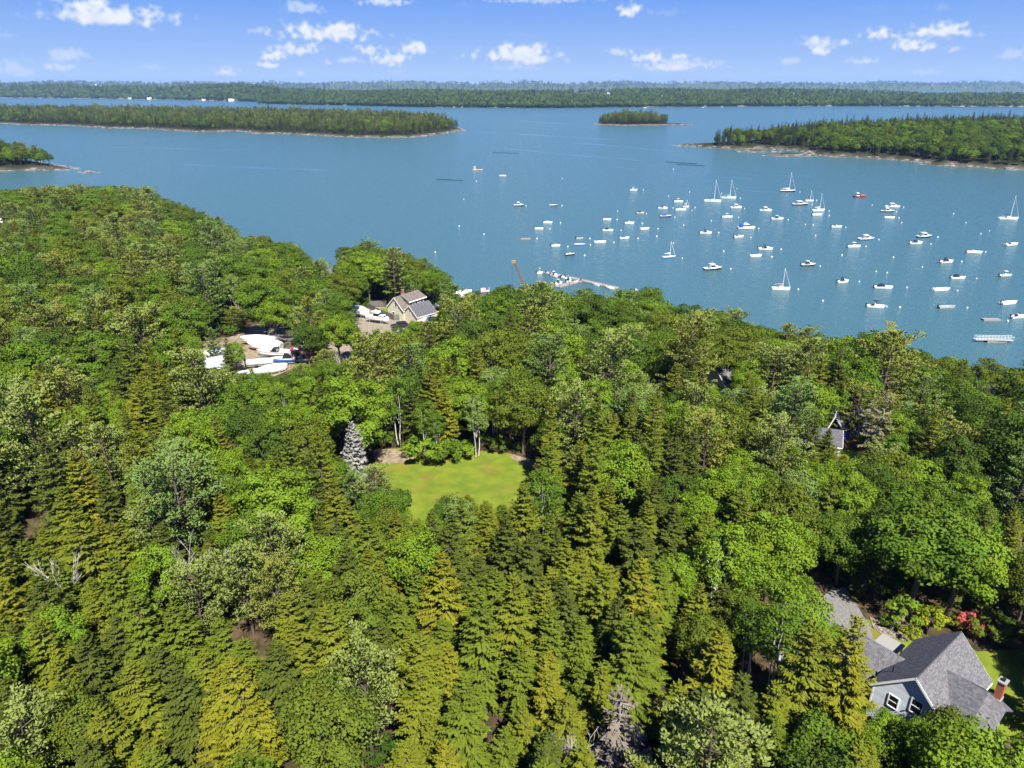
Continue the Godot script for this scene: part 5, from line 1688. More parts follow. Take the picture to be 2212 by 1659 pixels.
	# buoys
	var dots := [[3, [253, 313, 222, 497, 391, 553, 59, 676, 339, 190, 925, 170, 678, 358, 923, 358, 913, 475, 840, 516, 752, 582, 962, 637, 1077, 698, 1113, 582, 1117, 626, 1277, 609, 1302, 394, 1299, 452, 1326, 527, 1471, 479, 1499, 412, 1577, 516, 1441, 582, 1569, 568, 1680, 374, 1693, 436, 1648, 292, 1478, 250, 1792, 264, 1830, 369, 1809, 390, 1940, 461, 1752, 492, 1991, 543, 2025, 670, 1743, 717, 1683, 614, 2073, 790, 2139, 307, 2115, 240, 2127, 438, 1683, 108, 2010, 275]],
		[4, [597, 279, 684, 373, 717, 339, 808, 416, 808, 448, 199, 398, 513, 479, 693, 517, 301, 543, 637, 513, 710, 594, 244, 608, 462, 693, 395, 747, 48, 707, 12, 573, 743, 815, 585, 981, 762, 1064, 900, 734, 1072, 672, 1165, 622, 927, 534, 1117, 373, 1343, 388, 1293, 423, 1310, 466, 1330, 500, 1270, 750, 1145, 853, 1225, 861, 1024, 925, 1220, 1106, 1317, 1111, 1368, 969, 1478, 820, 1540, 655, 1589, 605, 1703, 436, 1792, 500, 1899, 580, 1961, 559, 1933, 712, 1761, 781, 1869, 903, 1731, 991, 1801, 1114, 2093, 1209]]]
	var ball := Shape.new()
	ball.lathe([Vector2(0.0, -0.35), Vector2(0.3, -0.24), Vector2(0.42, 0.0), Vector2(0.36, 0.24), Vector2(0.2, 0.38), Vector2(0.07, 0.44), Vector2(0.06, 0.75), Vector2(0.0, 0.76)], 10)
	var bm := ball.done()
	var n := 0
	for d in dots:
		for k in range(0, d[1].size(), 2):
			var q := crop(d[0], d[1][k], d[1][k + 1])
			var p := level(q.x, q.y)
			var o := part("mooring_buoy", bm, M.gelcoat_cream if n % 3 == 0 else M.gelcoat, self, p + Vector3(0, 0.12, 0))
			o.scale = Vector3.ONE * r.randf_range(0.6, 0.85)
			o.rotation = Vector3(r.randf_range(-0.2, 0.2), 0, r.randf_range(-0.2, 0.2))
			tag(o, "cream mooring buoy afloat among the moored boats" if n % 3 == 0 else "white mooring buoy afloat among the moored boats", "buoy", "mooring buoys")
			n += 1
	# oyster lines
	for l in [[943, 387.5, 1000, 390, 12, "short line of black oyster floats west of the moorings"], [1437, 350, 1505, 354, 14, "near line of black oyster floats off the wooded island"], [1462, 355.5, 1524, 358, 12, "lower, thinner line of oyster floats off the wooded island"], [1064, 329.5, 1120, 331.5, 10, "outermost line of black oyster floats, alone in open water"]]:
		var a := level(l[0], l[1])
		var b := level(l[2], l[3])
		var o := thing("oyster_line", l[5], "oyster floats", a)
		var line := Shape.new()
		line.tube(Vector3(0, 0.12, 0), b - a + Vector3(0, 0.12, 0), 0.06, 0.06, 4)
		part("rope", line.done(), M.hull_black, o)
		for k in l[4]:
			var s := Shape.new()
			var gap: float = (b - a).length() / l[4]
			s.box(Vector3(-gap * 0.34, -0.2, -0.5), Vector3(gap * 0.34, 0.32, 0.5))
			part("float", s.done(), M.hull_black, o, (b - a) * ((k + 0.5) / l[4])).rotation.y = atan2(-(b - a).z, (b - a).x)
	# the dock: floats end to end, a branch towards the land, boats alongside
	var d0 := crop(10, 330, 222)
	var d1 := crop(10, 1660, 512)
	var a0 := level(d0.x, d0.y, 0.4)
	var a1 := level(d1.x, d1.y, 0.4)
	dock(a0, a1, 11, "long grey wooden dock of floats reaching into the harbour")
	var e0 := crop(10, 985, 378)
	var e1 := crop(10, 560, 492)
	dock(level(e0.x, e0.y, 0.4), level(e1.x, e1.y, 0.4) , 5, "short dock branching off the long dock toward land")
	var along := atan2(-(a1 - a0).z, (a1 - a0).x)
	for b in [[255, 245, 110, "ttop", "gelcoat", "gelcoat", 0.2, "white T-top boat at the outer tip of the dock"], [405, 262, 90, "skiff", "gelcoat", "hull_black", along, "small white skiff, first along the inside of the dock"], [510, 298, 165, "cuddy", "gelcoat", "gelcoat", along, "white cuddy boat tied inside the dock"],
			[690, 334, 120, "console", "gelcoat", "gelcoat", along, "white console boat tied next to the teal-covered one"], [765, 346, 120, "bowrider", "gelcoat", "canvas_teal", along, "white boat under teal cover at the dock"], [775, 395, 135, "bowrider", "gelcoat", "canvas_navy", 0.75, "white runabout tied at the dock branch"],
			[590, 440, 180, "cuddy", "gelcoat", "gelcoat", 0.7, "larger white boat lying along the dock branch"], [1260, 462, 150, "dory", "gelcoat", "wood_orange", along + PI, "white dory with orange thwarts tied to the dock"], [1525, 528, 190, "skiff", "gelcoat", "gelcoat", along + PI, "long white skiff tied near the dock root"],
			[1030, 396, 70, "skiff", "hull_grey", "hull_black", along, "grey skiff in the corner of dock and branch"], [915, 413, 110, "dory", "gelcoat", "gelcoat", 0.7, "slim white rowing dory on the shore side of the branch"], [1960, 575, 120, "cuddy", "gelcoat", "canvas_navy", 0.2, "white boat with navy canvas moored behind the oaks"]]:
		var q := crop(10, b[0], b[1] + 8)
		var p := level(q.x, q.y)
		boat(b[3], p, b[6], size_at(p, b[2], 10) * 0.95, b[4], b[5], b[7], "boats tied at the dock")
	# crane with a lattice boom
	var foot := level(1141, 650, 2.0)
	var tipr := ray(1111, 566)
	var tip := CAM + tipr * ((foot.z - CAM.z) / tipr.z)
	var root := foot + Vector3(0, 1.8, 0)
	var o := thing("crane", "rust-brown crane with long lattice boom at the pier behind the trees", "crane", foot)
	box_part("body", o, Vector3(-2.6, 0.6, -1.3), Vector3(2.4, 2.6, 1.3), M.crane_yellow)
	for z in [-1.4, 1.0]: box_part("track", o, Vector3(-2.8, -0.6, z), Vector3(2.8, 0.6, z + 0.5), M.rubber)
	var s := Shape.new()
	var axis := (tip - root)
	var across := axis.normalized().cross(Vector3(0, 0, 1)).normalized()
	var corners := [across * 0.35 + Vector3(0, 0, 0.35), across * -0.35 + Vector3(0, 0, 0.35), across * -0.35 - Vector3(0, 0, 0.35), across * 0.35 - Vector3(0, 0, 0.35)]
	var from := root - foot
	for k in 4:
		s.tube(from + corners[k], from + axis + corners[k] * 0.6, 0.09, 0.08, 4)
		for m in 14:
			var u := m / 14.0
			s.tube(from + axis * u + corners[k] * (1 - 0.4 * u), from + axis * (u + 1.0 / 14) + corners[(k + 1) % 4] * (0.96 - 0.4 * u), 0.05, 0.05, 3)
	part("boom", s.done(), M.rust, o)
	var head := box_part("boom_head", o, tip - foot + Vector3(-0.8, -0.35, -0.4), tip - foot + Vector3(0.4, 0.45, 0.4), M.crane_yellow)
	s = Shape.new()
	s.tube(tip - foot + Vector3(-0.5, -0.4, 0), Vector3(tip.x - foot.x - 0.5, 2.0, 0), 0.03, 0.03, 3)
	part("cable", s.done(), M.hull_black, o)
	box_part("boom_foot", o, from + axis * 0.02 - Vector3(0.6, 0.6, 0.6), from + axis * 0.02 + Vector3(0.6, 0.9, 0.6), M.crane_yellow)
	# sails far off under the other shore
	for f in [[1393, 233.5, 11.0, "tiny white sailboat far off under the distant shore"], [1518, 232.5, 8.0, "second tiny sailboat, close under distant woods"], [1560, 231.8, 7.0, "tiny white motorboat against the far shore"]]:
		boat("sail" if f[2] > 7.5 else "cruiser", level(f[0], f[1]), 0.3, f[2], "gelcoat", "gelcoat", f[3], "boats under the far shore")
	clear_view.append([px_poly(10, [[200, 190], [330, 200], [1700, 500], [2080, 560], [1990, 600], [1560, 545], [1430, 660], [1100, 500], [870, 530], [700, 480], [560, 480], [480, 420], [200, 260]]), 400.0])

func float_raft(p: Vector3, turn: float, L: float, B: float, label: String, called: String, group: String):
	var o := thing(called, label, "float", p, turn, group)
	var n := int(L / 0.45)
	for k in n:
		var s := Shape.new()
		s.box(Vector3(-L / 2 + L * k / n, 0.34, -B / 2), Vector3(-L / 2 + L * (k + 0.93) / n, 0.42, B / 2))
		part("plank", s.done(), M.weathered_wood, o)
	for z in [-B / 2 + 0.1, B / 2 - 0.1]: box_part("beam", o, Vector3(-L / 2, 0.0, z - 0.1), Vector3(L / 2, 0.335, z + 0.1), M.weathered_wood)
	box_part("pontoon", o, Vector3(-L / 2 + 0.2, -0.3, -B / 2 + 0.25), Vector3(L / 2 - 0.2, 0.2, B / 2 - 0.25), M.hull_black)

func gangway(p: Vector3, L: float, label: String):
	var o := thing("gangway", label, "gangway", p, -0.06)
	box_part("deck", o, Vector3(-L / 2, 0.0, -0.45), Vector3(L / 2, 0.06, 0.45), M.weathered_wood)
	for z in [-0.62, 0.62]:
		var s := Shape.new()
		s.tube(Vector3(-L / 2, 1.0, z), Vector3(L / 2, 1.0, z), 0.04, 0.04, 5)
		s.tube(Vector3(-L / 2, 0.05, z), Vector3(L / 2, 0.05, z), 0.04, 0.04, 5)
		for k in 13:
			var x := -L / 2 + L * k / 12.0
			s.tube(Vector3(x, 0.05, z), Vector3(x, 1.0, z), 0.025, 0.025, 4)
			if k < 12: s.tube(Vector3(x, 0.05, z), Vector3(x + L / 12, 1.0, z), 0.02, 0.02, 4)
		part("truss", s.done(), M.white_paint, o)

func dock(a: Vector3, b: Vector3, n: int, label: String):
	var o := thing("dock", label, "dock", Vector3(a.x, 0, a.z), atan2(-(b - a).z, (b - a).x))
	var L := Vector2(b.x - a.x, b.z - a.z).length()
	for k in n:
		var x0 := L * k / n
		var x1 := L * (k + 1) / n - 0.12
		var f := box_part("dock_float", o, Vector3(x0, 0.05, -1.15), Vector3(x1, 0.38, 1.15), M.weathered_wood)
		box_part("pontoon", f, Vector3(x0 + 0.3, -0.4, -0.95), Vector3(x1 - 0.3, 0.05, 0.95), M.hull_black)
		for z in [-1.1, 1.1]: box_part("kerb_rail", f, Vector3(x0 + 0.2, 0.38, z - 0.07), Vector3(x1 - 0.2, 0.5, z + 0.07), M.weathered_wood)
		var s := Shape.new()
		s.tube(Vector3(x1, -1.5, 1.3 if k % 2 else -1.3), Vector3(x1, 1.2, 1.3 if k % 2 else -1.3), 0.13, 0.12, 7)
		part("pile", s.done(), M.fence_wood, f)

# ---------------------------------------------------------------- the boatyard and the cottages
func spot(k: int, x: float, y: float) -> Vector3:
	var d := crop(k, x, y)
	return land_at(d.x, d.y)

func car(at: Vector3, turn: float, L: float, mat: Material, called: String, label: String, boxy := false):
	var o := thing(called, label, "car", at, turn, "")
	var hw := L * 0.2
	var s := Shape.new()
	var prof := [[-L / 2, 0.45], [-L / 2 + 0.05, 0.85], [-L * 0.3, 0.98], [L * 0.2, 0.98], [L * 0.42, 0.88], [L / 2, 0.72], [L / 2, 0.4]]
	var rings := []
	for q in prof: rings.append([Vector3(q[0], 0.3, hw * 0.95), Vector3(q[0], q[1] * 0.75, hw), Vector3(q[0], q[1], hw * 0.88), Vector3(q[0], q[1], -hw * 0.88), Vector3(q[0], q[1] * 0.75, -hw), Vector3(q[0], 0.3, -hw * 0.95)])
	for q in rings: q.reverse()
	s.loft(rings)
	s.fan(rings[0], true); s.fan(rings[6])
	part("body", s.done(), mat, o)
	var c := part("cabin", tapered(Vector3(-L * (0.42 if boxy else 0.3), 0.95, -hw * 0.88), Vector3(L * 0.22, 1.55, hw * 0.88), L * 0.12, L * 0.06, hw * 0.15), mat, o)
	part("window", tapered(Vector3(-L * (0.40 if boxy else 0.28), 1.04, -hw * 0.89), Vector3(L * 0.2, 1.45, hw * 0.89), L * 0.1, L * 0.05, hw * 0.13), M.glass_dark, c)
	for x in [-L * 0.31, L * 0.31]:
		for z in [-hw, hw]:
			var w := Shape.new()
			w.tube(Vector3(x, 0.33, z - 0.11), Vector3(x, 0.33, z + 0.11), 0.33, 0.33, 14)
			var wh := part("wheel", w.done(), M.rubber, o)
			var h := Shape.new()
			h.tube(Vector3(x, 0.33, z - 0.125), Vector3(x, 0.33, z + 0.125), 0.17, 0.17, 10)
			part("rim", h.done(), M.alloy, wh)
	for z in [-hw * 0.65, hw * 0.65]: box_part("headlight", o, Vector3(L / 2 - 0.02, 0.55, z - 0.14), Vector3(L / 2 + 0.02, 0.7, z + 0.14), M.gelcoat)

func stands(o: Node3D, L: float, free: float):   # blocks and jack stands under a boat ashore
	for x in [-L * 0.3, L * 0.22]:
		box_part("keel_block", o, Vector3(x - 0.2, -1.1, -0.25), Vector3(x + 0.2, -0.24, 0.25), M.weathered_wood)
		for z in [-1.0, 1.0]:
			var s := Shape.new()
			s.tube(Vector3(x, -1.1, z * L * 0.17), Vector3(x, 0.02, z * L * 0.12), 0.04, 0.04, 5)
			part("jack_stand", s.done(), M.galvanised, o)

func wrapped_boat(at: Vector3, turn: float, L: float, label: String, mat: Material, lift := 1.1, high := 1.5):
	var o := thing("wrapped_boat", label, "boat", at + Vector3(0, lift, 0), turn, "boats stored in the yard")
	hull(o, L, L * 0.34, 0.8, M.gelcoat, M.gelcoat, 0.9, 2.1, M.hull_navy if lift > 1.05 else null)
	var s := Shape.new()
	var rings := []
	for k in 9:
		var t := k / 8.0
		var h := hull_ring(L, L * 0.34, 0.8, t, 2.1)
		var y: float = h[2] + high * pow(sin(clampf(t * 0.86 + 0.1, 0.0, 1.0) * PI), 0.7)
		var rake: float = 0.06 * L * t * t
		var ring := []
		for m in 9:
			var u := PI * m / 8.0
			ring.append(Vector3(h[0] + rake, lerpf(h[2] - 0.18, y, pow(sin(u), 0.75)) , -cos(u) * (h[1] + 0.05)))
		rings.append(ring)
	s.loft(rings)
	s.fan(rings[0])
	part("shrink_wrap", s.done(), mat, o)
	stands(o, L, 0.8)

func trailer_boat(at: Vector3, turn: float, L: float, kind: String, shell: String, accent: String, label: String):
	var o := boat(kind, at + Vector3(0, 0.85, 0), turn, L, shell, accent, label, "boats stored in the yard")
	for z in [-0.45, 0.45]: box_part("trailer_rail", o, Vector3(-L * 0.48, -0.42, z - 0.05), Vector3(L * 0.6, -0.3, z + 0.05), M.galvanised)
	for z in [-L * 0.17, L * 0.17]:
		var w := Shape.new()
		w.tube(Vector3(-L * 0.12, -0.52, z - 0.1), Vector3(-L * 0.12, -0.52, z + 0.1), 0.33, 0.33, 14)
		var wh := part("trailer_wheel", w.done(), M.rubber, o)
		var h := Shape.new()
		h.tube(Vector3(-L * 0.12, -0.52, z - 0.12), Vector3(-L * 0.12, -0.52, z + 0.12), 0.19, 0.19, 10)
		part("rim", h.done(), M.gelcoat, wh)

func kayak(at: Vector3, turn: float, L: float, mat: Material, label: String, category := "kayak"):
	var o := thing("kayak", label, category, at, turn, "kayaks laid out by the garage")
	var s := Shape.new()
	var rings := []
	for k in 9:
		var t := k / 8.0
		var b := 0.36 * pow(sin(t * PI), 0.6) + 0.01
		var x := -L / 2 + L * t
		var up := 0.12 * pow(absf(t - 0.5) * 2, 2)
		rings.append([Vector3(x, 0.02 + up, 0), Vector3(x, 0.16 + up, b), Vector3(x, 0.3 + up, b * 0.6), Vector3(x, 0.34 + up, 0), Vector3(x, 0.3 + up, -b * 0.6), Vector3(x, 0.16 + up, -b), Vector3(x, 0.02 + up, 0)])
	for q in rings: q.reverse()
	s.loft(rings)
	part("hull", s.done(), mat, o)
	var c := Shape.new()
	c.lathe([Vector2(0.26, 0.3), Vector2(0.26, 0.4), Vector2(0.2, 0.4), Vector2(0.19, 0.36), Vector2(0.0, 0.345)], 10)
	part("cockpit", c.done(), M.hull_black, o)

func fence(points: Array, tall: float, label: String):
	var a0: Vector3 = points[0]
	var o := thing("board_fence", label, "fence", a0)
	for k in points.size() - 1:
		var a: Vector3 = points[k] - a0
		var b: Vector3 = points[k + 1] - a0
		var n := maxi(int((b - a).length() / 2.4), 1)
		for m in n:
			var p := a.lerp(b, float(m) / n)
			var q := a.lerp(b, float(m + 1) / n)
			box_part("post", o, p + Vector3(-0.07, -0.5, -0.07), p + Vector3(0.07, tall + 0.1, 0.07), M.fence_wood)
			for e in 12:
				var u := p.lerp(q, (e + 0.04) / 12.0)
				var v := p.lerp(q, (e + 0.96) / 12.0)
				var s := Shape.new()
				var side := (v - u).cross(Vector3.UP).normalized() * 0.02
				s.prism([Vector2(u.x + side.x, u.z + side.z), Vector2(v.x + side.x, v.z + side.z), Vector2(v.x - side.x, v.z - side.z), Vector2(u.x - side.x, u.z - side.z)], minf(u.y, v.y) - 0.1, minf(u.y, v.y) + tall + (0.03 if e % 2 else 0.0))
				part("board", s.done(), M.fence_wood, o)

func make_boatyard():
	var P := func(k: int, a: Array) -> Array: return a.map(func(q): var d := crop(k, q[0], q[1]); return [d.x, d.y])
	# ground
	var upper := outline_of(P.call(5, [[1270, 400], [1440, 330], [1560, 330], [1700, 380], [1830, 400], [2030, 360], [2060, 470], [1900, 520], [1740, 510], [1600, 560], [1420, 620], [1330, 640], [1330, 470]]))
	var lower := outline_of(P.call(5, [[80, 780], [90, 640], [130, 595], [200, 590], [330, 575], [420, 590], [620, 590], [700, 640], [850, 690], [1010, 690], [1030, 760], [870, 810], [690, 890], [560, 900], [300, 870], [120, 860]]))
	var road := outline_of(P.call(5, [[300, 580], [400, 550], [470, 520], [485, 480], [540, 470], [700, 490], [830, 525], [1000, 570], [1150, 605], [1360, 665], [1420, 600], [1480, 610], [1420, 700], [1320, 770], [1150, 755], [1080, 720], [1050, 650], [900, 620], [820, 605], [620, 585], [500, 570], [340, 600]]))
	for g in [upper, lower, road]: clear_ground.append(g)
	drape("gravel_lot", upper, M.gravel, 0.05)
	drape("dirt_lot", lower, M.dirt, 0.05)
	drape("gravel_road", road, M.gravel, 0.09)
	drape("verge", outline_of(P.call(5, [[420, 575], [600, 575], [650, 610], [800, 680], [790, 710], [690, 680], [600, 610], [430, 600]])), M.lawn, 0.13, 0.7)
	drape("garden_lawn", outline_of(P.call(5, [[1530, 340], [1600, 345], [1700, 390], [1740, 410], [1690, 410], [1560, 370]])), M.lawn, 0.1, 0.7)
	clear_view.append([px_poly(5, [[1285, 340], [1440, 330], [1575, 260], [1690, 150], [1850, 155], [1920, 250], [1990, 330], [2010, 420], [1930, 440], [1770, 430], [1745, 500], [1600, 540], [1480, 530], [1380, 570], [1365, 440], [1290, 395]]), 0.0])
	clear_view.append([px_poly(5, [[420, 610], [430, 570], [490, 490], [640, 490], [810, 525], [820, 600], [850, 690], [1000, 700], [990, 765], [850, 790], [690, 850], [640, 860], [530, 800], [480, 690]]), 0.0])
	clear_view.append([px_poly(5, [[1090, 620], [1340, 670], [1300, 750], [1120, 720]]), 0.0])
	clear_view.append([px_poly(5, [[100, 640], [120, 600], [190, 600], [200, 690], [260, 720], [300, 850], [150, 845], [90, 790]]), 0.0])
	# tan house with a long dormer, garage before it
	var turn := atan2(0.8, 0.6)
	var hp := Vector3(-29.4, 0, -190.6)
	hp.y = ground(hp.x, hp.z)
	var o := thing("tan_house", "cream two-storey house with tan shingled roof and long dormer", "house", hp, turn)
	part("wall", gable_wall(-4.2, 4.4, 3.0, -1.0, 3.9, 6.9), M.siding_cream, o)
	gable_roof(o, -4.2, 4.4, 3.0, 3.9, 6.9, M.shingle_tan, 0.35, M.white_paint)
	box_part("dormer", o, Vector3(-1.9, 3.0, 0.3), Vector3(4.1, 5.7, 2.95), M.siding_cream)
	var s := Shape.new()
	s.slab(Vector3(-2.3, 7.1, 0.0), Vector3(-2.3, 5.75, 3.4), Vector3(4.75, 5.75, 3.4), Vector3(4.75, 7.1, 0.0), 0.12)
	part("dormer_roof", s.done(), M.shingle_tan, o)
	box_part("fascia", o, Vector3(-2.32, 5.42, 3.4), Vector3(4.77, 5.72, 3.46), M.white_paint)
	for x in [-1.1, 1.0, 3.2]: window(o, Vector3(x, 4.9, 2.95), 0.0, 0.8, 0.9, M.white_paint)
	window(o, Vector3(-4.2, 4.8, 0.2), -PI / 2, 0.8, 1.1, M.white_paint)
	window(o, Vector3(-4.2, 2.0, -0.8), -PI / 2, 0.9, 1.3, M.white_paint)
	chimney(o, Vector3(-0.6, 7.0, -0.5), 0.6, 0.6, 1.2)
	box_part("porch", o, Vector3(-4.6, 0.2, 3.02), Vector3(-2.2, 0.5, 4.6), M.weathered_wood)
	box_part("door", o, Vector3(-3.6, 0.5, 3.0), Vector3(-2.8, 2.5, 3.06), M.hull_red)
	s = Shape.new()
	s.slab(Vector3(4.5, 3.4, -1.0), Vector3(4.5, 3.0, 3.6), Vector3(6.6, 2.7, 3.6), Vector3(6.6, 3.1, -1.0), 0.12)
	part("porch_roof", s.done(), M.shingle_tan, o)
	box_part("porch_wall", o, Vector3(4.4, -0.8, -0.8), Vector3(6.3, 2.7, 3.2), M.siding_cream)
	var gp := Vector3(-25.4, 0, -186.6)
	gp.y = ground(gp.x, gp.z)
	var g := small_house("garage", "cream garage with dark grey shingled roof in front of tan house", "garage", gp, turn - 0.1, 6.4, 3.0, 2.7, 5.1, M.siding_cream, M.shingle_dark, [[0, 1.4, 1.6, 0.7, 1.0], [3, 0.0, 3.2, 0.5, 1.1]])
	box_part("garage_door", g, Vector3(-1.6, -0.2, 3.0), Vector3(0.4, 2.1, 3.06), M.white_paint)
	# net hung to dry against the garage
	var np := spot(8, 760, 880)
	var nt := thing("fishing_net", "dark green net hung as a cone before the garage", "net", np)
	s = Shape.new()
	s.lathe([Vector2(1.5, 0.0), Vector2(0.9, 1.0), Vector2(0.45, 2.2), Vector2(0.2, 2.9), Vector2(0.0, 2.95)], 9)
	part("mesh", s.done(), M.net_green, nt)
	fence([spot(5, 1440, 345), spot(5, 1530, 395), spot(5, 1645, 440), spot(5, 1700, 440), spot(5, 1785, 412)], 1.7, "weathered grey board fence round the house garden")
	fence([spot(5, 1450, 325), spot(5, 1585, 320)], 1.6, "weathered grey board fence running up to the tan house")
	# boats and things in the upper lot
	wrapped_boat(spot(5, 1362, 415), -0.5, 6.6, "white shrink-wrapped boat on stands in the gravel lot", M.shrink_wrap)
	var q := spot(5, 1515, 462)
	o = boat("cruiser", q + Vector3(0, 1.1, 0), -0.42, 6.6, "gelcoat", "gelcoat", "white cabin boat with navy rail on stands by fence", "boats stored in the yard")
	stands(o, 6.6, 0.8)
	car(spot(5, 1690, 497), PI + 0.35, 4.6, M.hull_black, "parked_car", "black rounded old car parked below the board fence", true)
	car(spot(5, 1965, 455), 0.5, 4.8, M.hull_navy, "parked_car", "dark blue wagon parked by the kayaks", true)
	var boats2 := [[1850, 405, "plastic_red", "red kayak lying by the garage"], [1880, 410, "gelcoat", "white kayak lying between a red and an orange one"], [1905, 412, "plastic_orange", "orange kayak lying by the garage"], [1925, 402, "plastic_green", "green kayak lying by the garage"], [1950, 398, "gelcoat_cream", "cream kayak lying by the garage"], [1955, 372, "plastic_yellow", "yellow kayak lying farthest from the dark wagon"]]
	for k in boats2.size():
		kayak(spot(5, boats2[k][0], boats2[k][1]), -0.55 + 0.06 * k, 4.2, M[boats2[k][2]], boats2[k][3])
	trailer_boat(spot(5, 1958, 352), 0.3, 4.6, "skiff", "gelcoat", "canvas_navy", "white skiff on a trailer beside the garage")
	trailer_boat(spot(5, 1945, 500), 0.2, 4.2, "skiff", "hull_grey", "hull_black", "grey skiff on a trailer half hidden by leaves")
	# lower lot
	wrapped_boat(spot(5, 560, 640), PI - 0.06, 7.8, "large white shrink-wrapped boat farthest from the red cabin boat", M.shrink_wrap, 0.9, 0.7)
	wrapped_boat(spot(5, 610, 690), PI - 0.12, 7.4, "tall white shrink-wrapped boat between two others", M.shrink_wrap, 0.9, 1.3)
	trailer_boat(spot(5, 685, 740), PI - 0.06, 7.2, "cuddy", "gelcoat", "gelcoat", "white motorboat on a galvanised trailer in the dirt lot")
	trailer_boat(spot(5, 762, 795), PI + 0.1, 4.6, "bowrider", "hull_blue", "canvas_black", "small blue and white boat under black cover on trailer")
	o = boat("work", spot(5, 930, 775) + Vector3(0, 0.5, 0), 0.1, 6.4, "gelcoat", "wood_red", "white boat with open red-framed deckhouse in the dirt lot", "boats stored in the yard")
	for x in [-2.6, 0.5]:
		for z in [-0.9, 0.9]: box_part("house_post", o, Vector3(x - 0.09, 0.5, z - 0.09), Vector3(x + 0.09, 2.4, z + 0.09), M.wood_red)
	box_part("house_roof", o, Vector3(-2.9, 2.4, -1.15), Vector3(0.9, 2.52, 1.15), M.wood_red)
	trailer_boat(spot(5, 560, 815), 0.25, 5.2, "skiff", "gelcoat", "hull_black", "white open skiff on trailer in the shade of a spruce")
	wrapped_boat(spot(5, 205, 790), 0.6, 9.0, "silver-grey tarp-covered boat at the edge of the lot", M.tarp_silver, 0.8, 1.9)
	wrapped_boat(spot(5, 245, 850), 0.35, 8.0, "pale tarp-covered boat beside the silver one", M.tarp_silver, 0.8, 1.7)
	kayak(spot(5, 178, 700), 0.2, 4.4, M.plastic_yellow, "yellow kayak on the ground beyond the tarp-covered boats")
	wrapped_boat(spot(5, 600, 890), 0.9, 5.0, "small white covered boat under the trees at the lot's near edge", M.shrink_wrap, 0.6, 0.7)
	wrapped_boat(spot(5, 660, 868), 0.5, 5.6, "low white covered boat at the lot's near edge", M.shrink_wrap, 0.5, 0.6)
	# boat rack of posts and rails
	var r0 := spot(5, 640, 640)
	var r1 := spot(5, 810, 700)
	o = thing("boat_rack", "dark timber rack of posts, arms and rails beside the road", "rack", r0)
	for k in 3:
		var p := (r1 - r0) * (k / 2.0)
		box_part("post", o, p + Vector3(-0.12, -0.5, -0.12), p + Vector3(0.12, 3.4, 0.12), M.fence_wood)
		for y in [1.2, 2.3, 3.2]: box_part("arm", o, p + Vector3(-1.0, y, -0.08), p + Vector3(1.2, y + 0.14, 0.08), M.fence_wood)
	for y in [0.6, 1.7, 2.7]:
		s = Shape.new()
		s.tube(Vector3(0, y, 0.2), r1 - r0 + Vector3(0, y, 0.2), 0.08, 0.08, 5)
		part("rail", s.done(), M.fence_wood, o)
	# sheds seen through leaves
	small_house("shed", "small grey-roofed shed under the trees below the dirt lot", "shed", spot(5, 415, 1010), 0.5, 6.0, 2.6, 2.2, 4.0, M.siding_grey, M.tarp_silver, [])
	small_house("cottage", "grey-roofed cottage between the headland and the boatyard", "house", spot(5, 1150, 150), 0.9, 9.0, 3.6, 3.0, 6.2, M.siding_grey, M.shingle_grey, [[0, 1.0, 1.6, 0.9, 1.2]])
	small_house("cottage", "white gabled house on the headland, its grey roof toward the camera side", "house", land_at(-4, 492), 1.9, 12.0, 4.0, 4.6, 8.6, M.siding_white, M.shingle_grey, [[3, 0.0, 5.4, 0.9, 1.3], [3, -1.6, 2.4, 0.9, 1.3], [3, 1.6, 2.4, 0.9, 1.3]])
	clear_view.append([PackedVector2Array([Vector2(-20, 480), Vector2(-20, 465), Vector2(8, 458), Vector2(20, 480)]), 0.0])
	clear_view.append([px_poly(5, [[1115, 60], [1195, 45], [1190, 110], [1120, 130]]), 0.0])
	small_house("boathouse", "low white-roofed boathouse on the shore by the pier", "boathouse", level(998, 650, 2.2), 0.2, 5.5, 2.2, 2.0, 3.3, M.siding_white, M.gelcoat, [])
	clear_view.append([PackedVector2Array([Vector2(985, 628), Vector2(1025, 628), Vector2(1020, 640), Vector2(985, 642)]), 0.0])
	# flag
	var fb := level(1057, 655, 3.0)
	fb.y = maxf(ground(fb.x, fb.z), 0.5)
	o = thing("flagpole", "white flagpole flying the stars and stripes above the shore trees", "flagpole", fb)
	var top_y := height_for(fb, 620.0)
	s = Shape.new()
	s.tube(Vector3(0, -0.5, 0), Vector3(0, top_y, 0), 0.09, 0.05, 7)
	part("pole", s.done(), M.white_paint, o)
	var im := Image.create(190, 100, false, Image.FORMAT_RGB8)
	for k in 13: im.fill_rect(Rect2i(0, k * 100 / 13, 190, 8), Color(0.7, 0.1, 0.16) if k % 2 == 0 else Color(0.95, 0.95, 0.95))
	im.fill_rect(Rect2i(0, 0, 76, 54), Color(0.1, 0.15, 0.4))
	for i in 11:
		for j in 9:
			if (i + j) % 2 == 0: im.fill_rect(Rect2i(4 + i * 6, 3 + j * 5, 3, 3), Color.WHITE)
	var fm := plain("flag_cloth", Color.WHITE, 0.8, 0.3)
	fm.albedo_texture = ImageTexture.create_from_image(im)
	s = Shape.new()
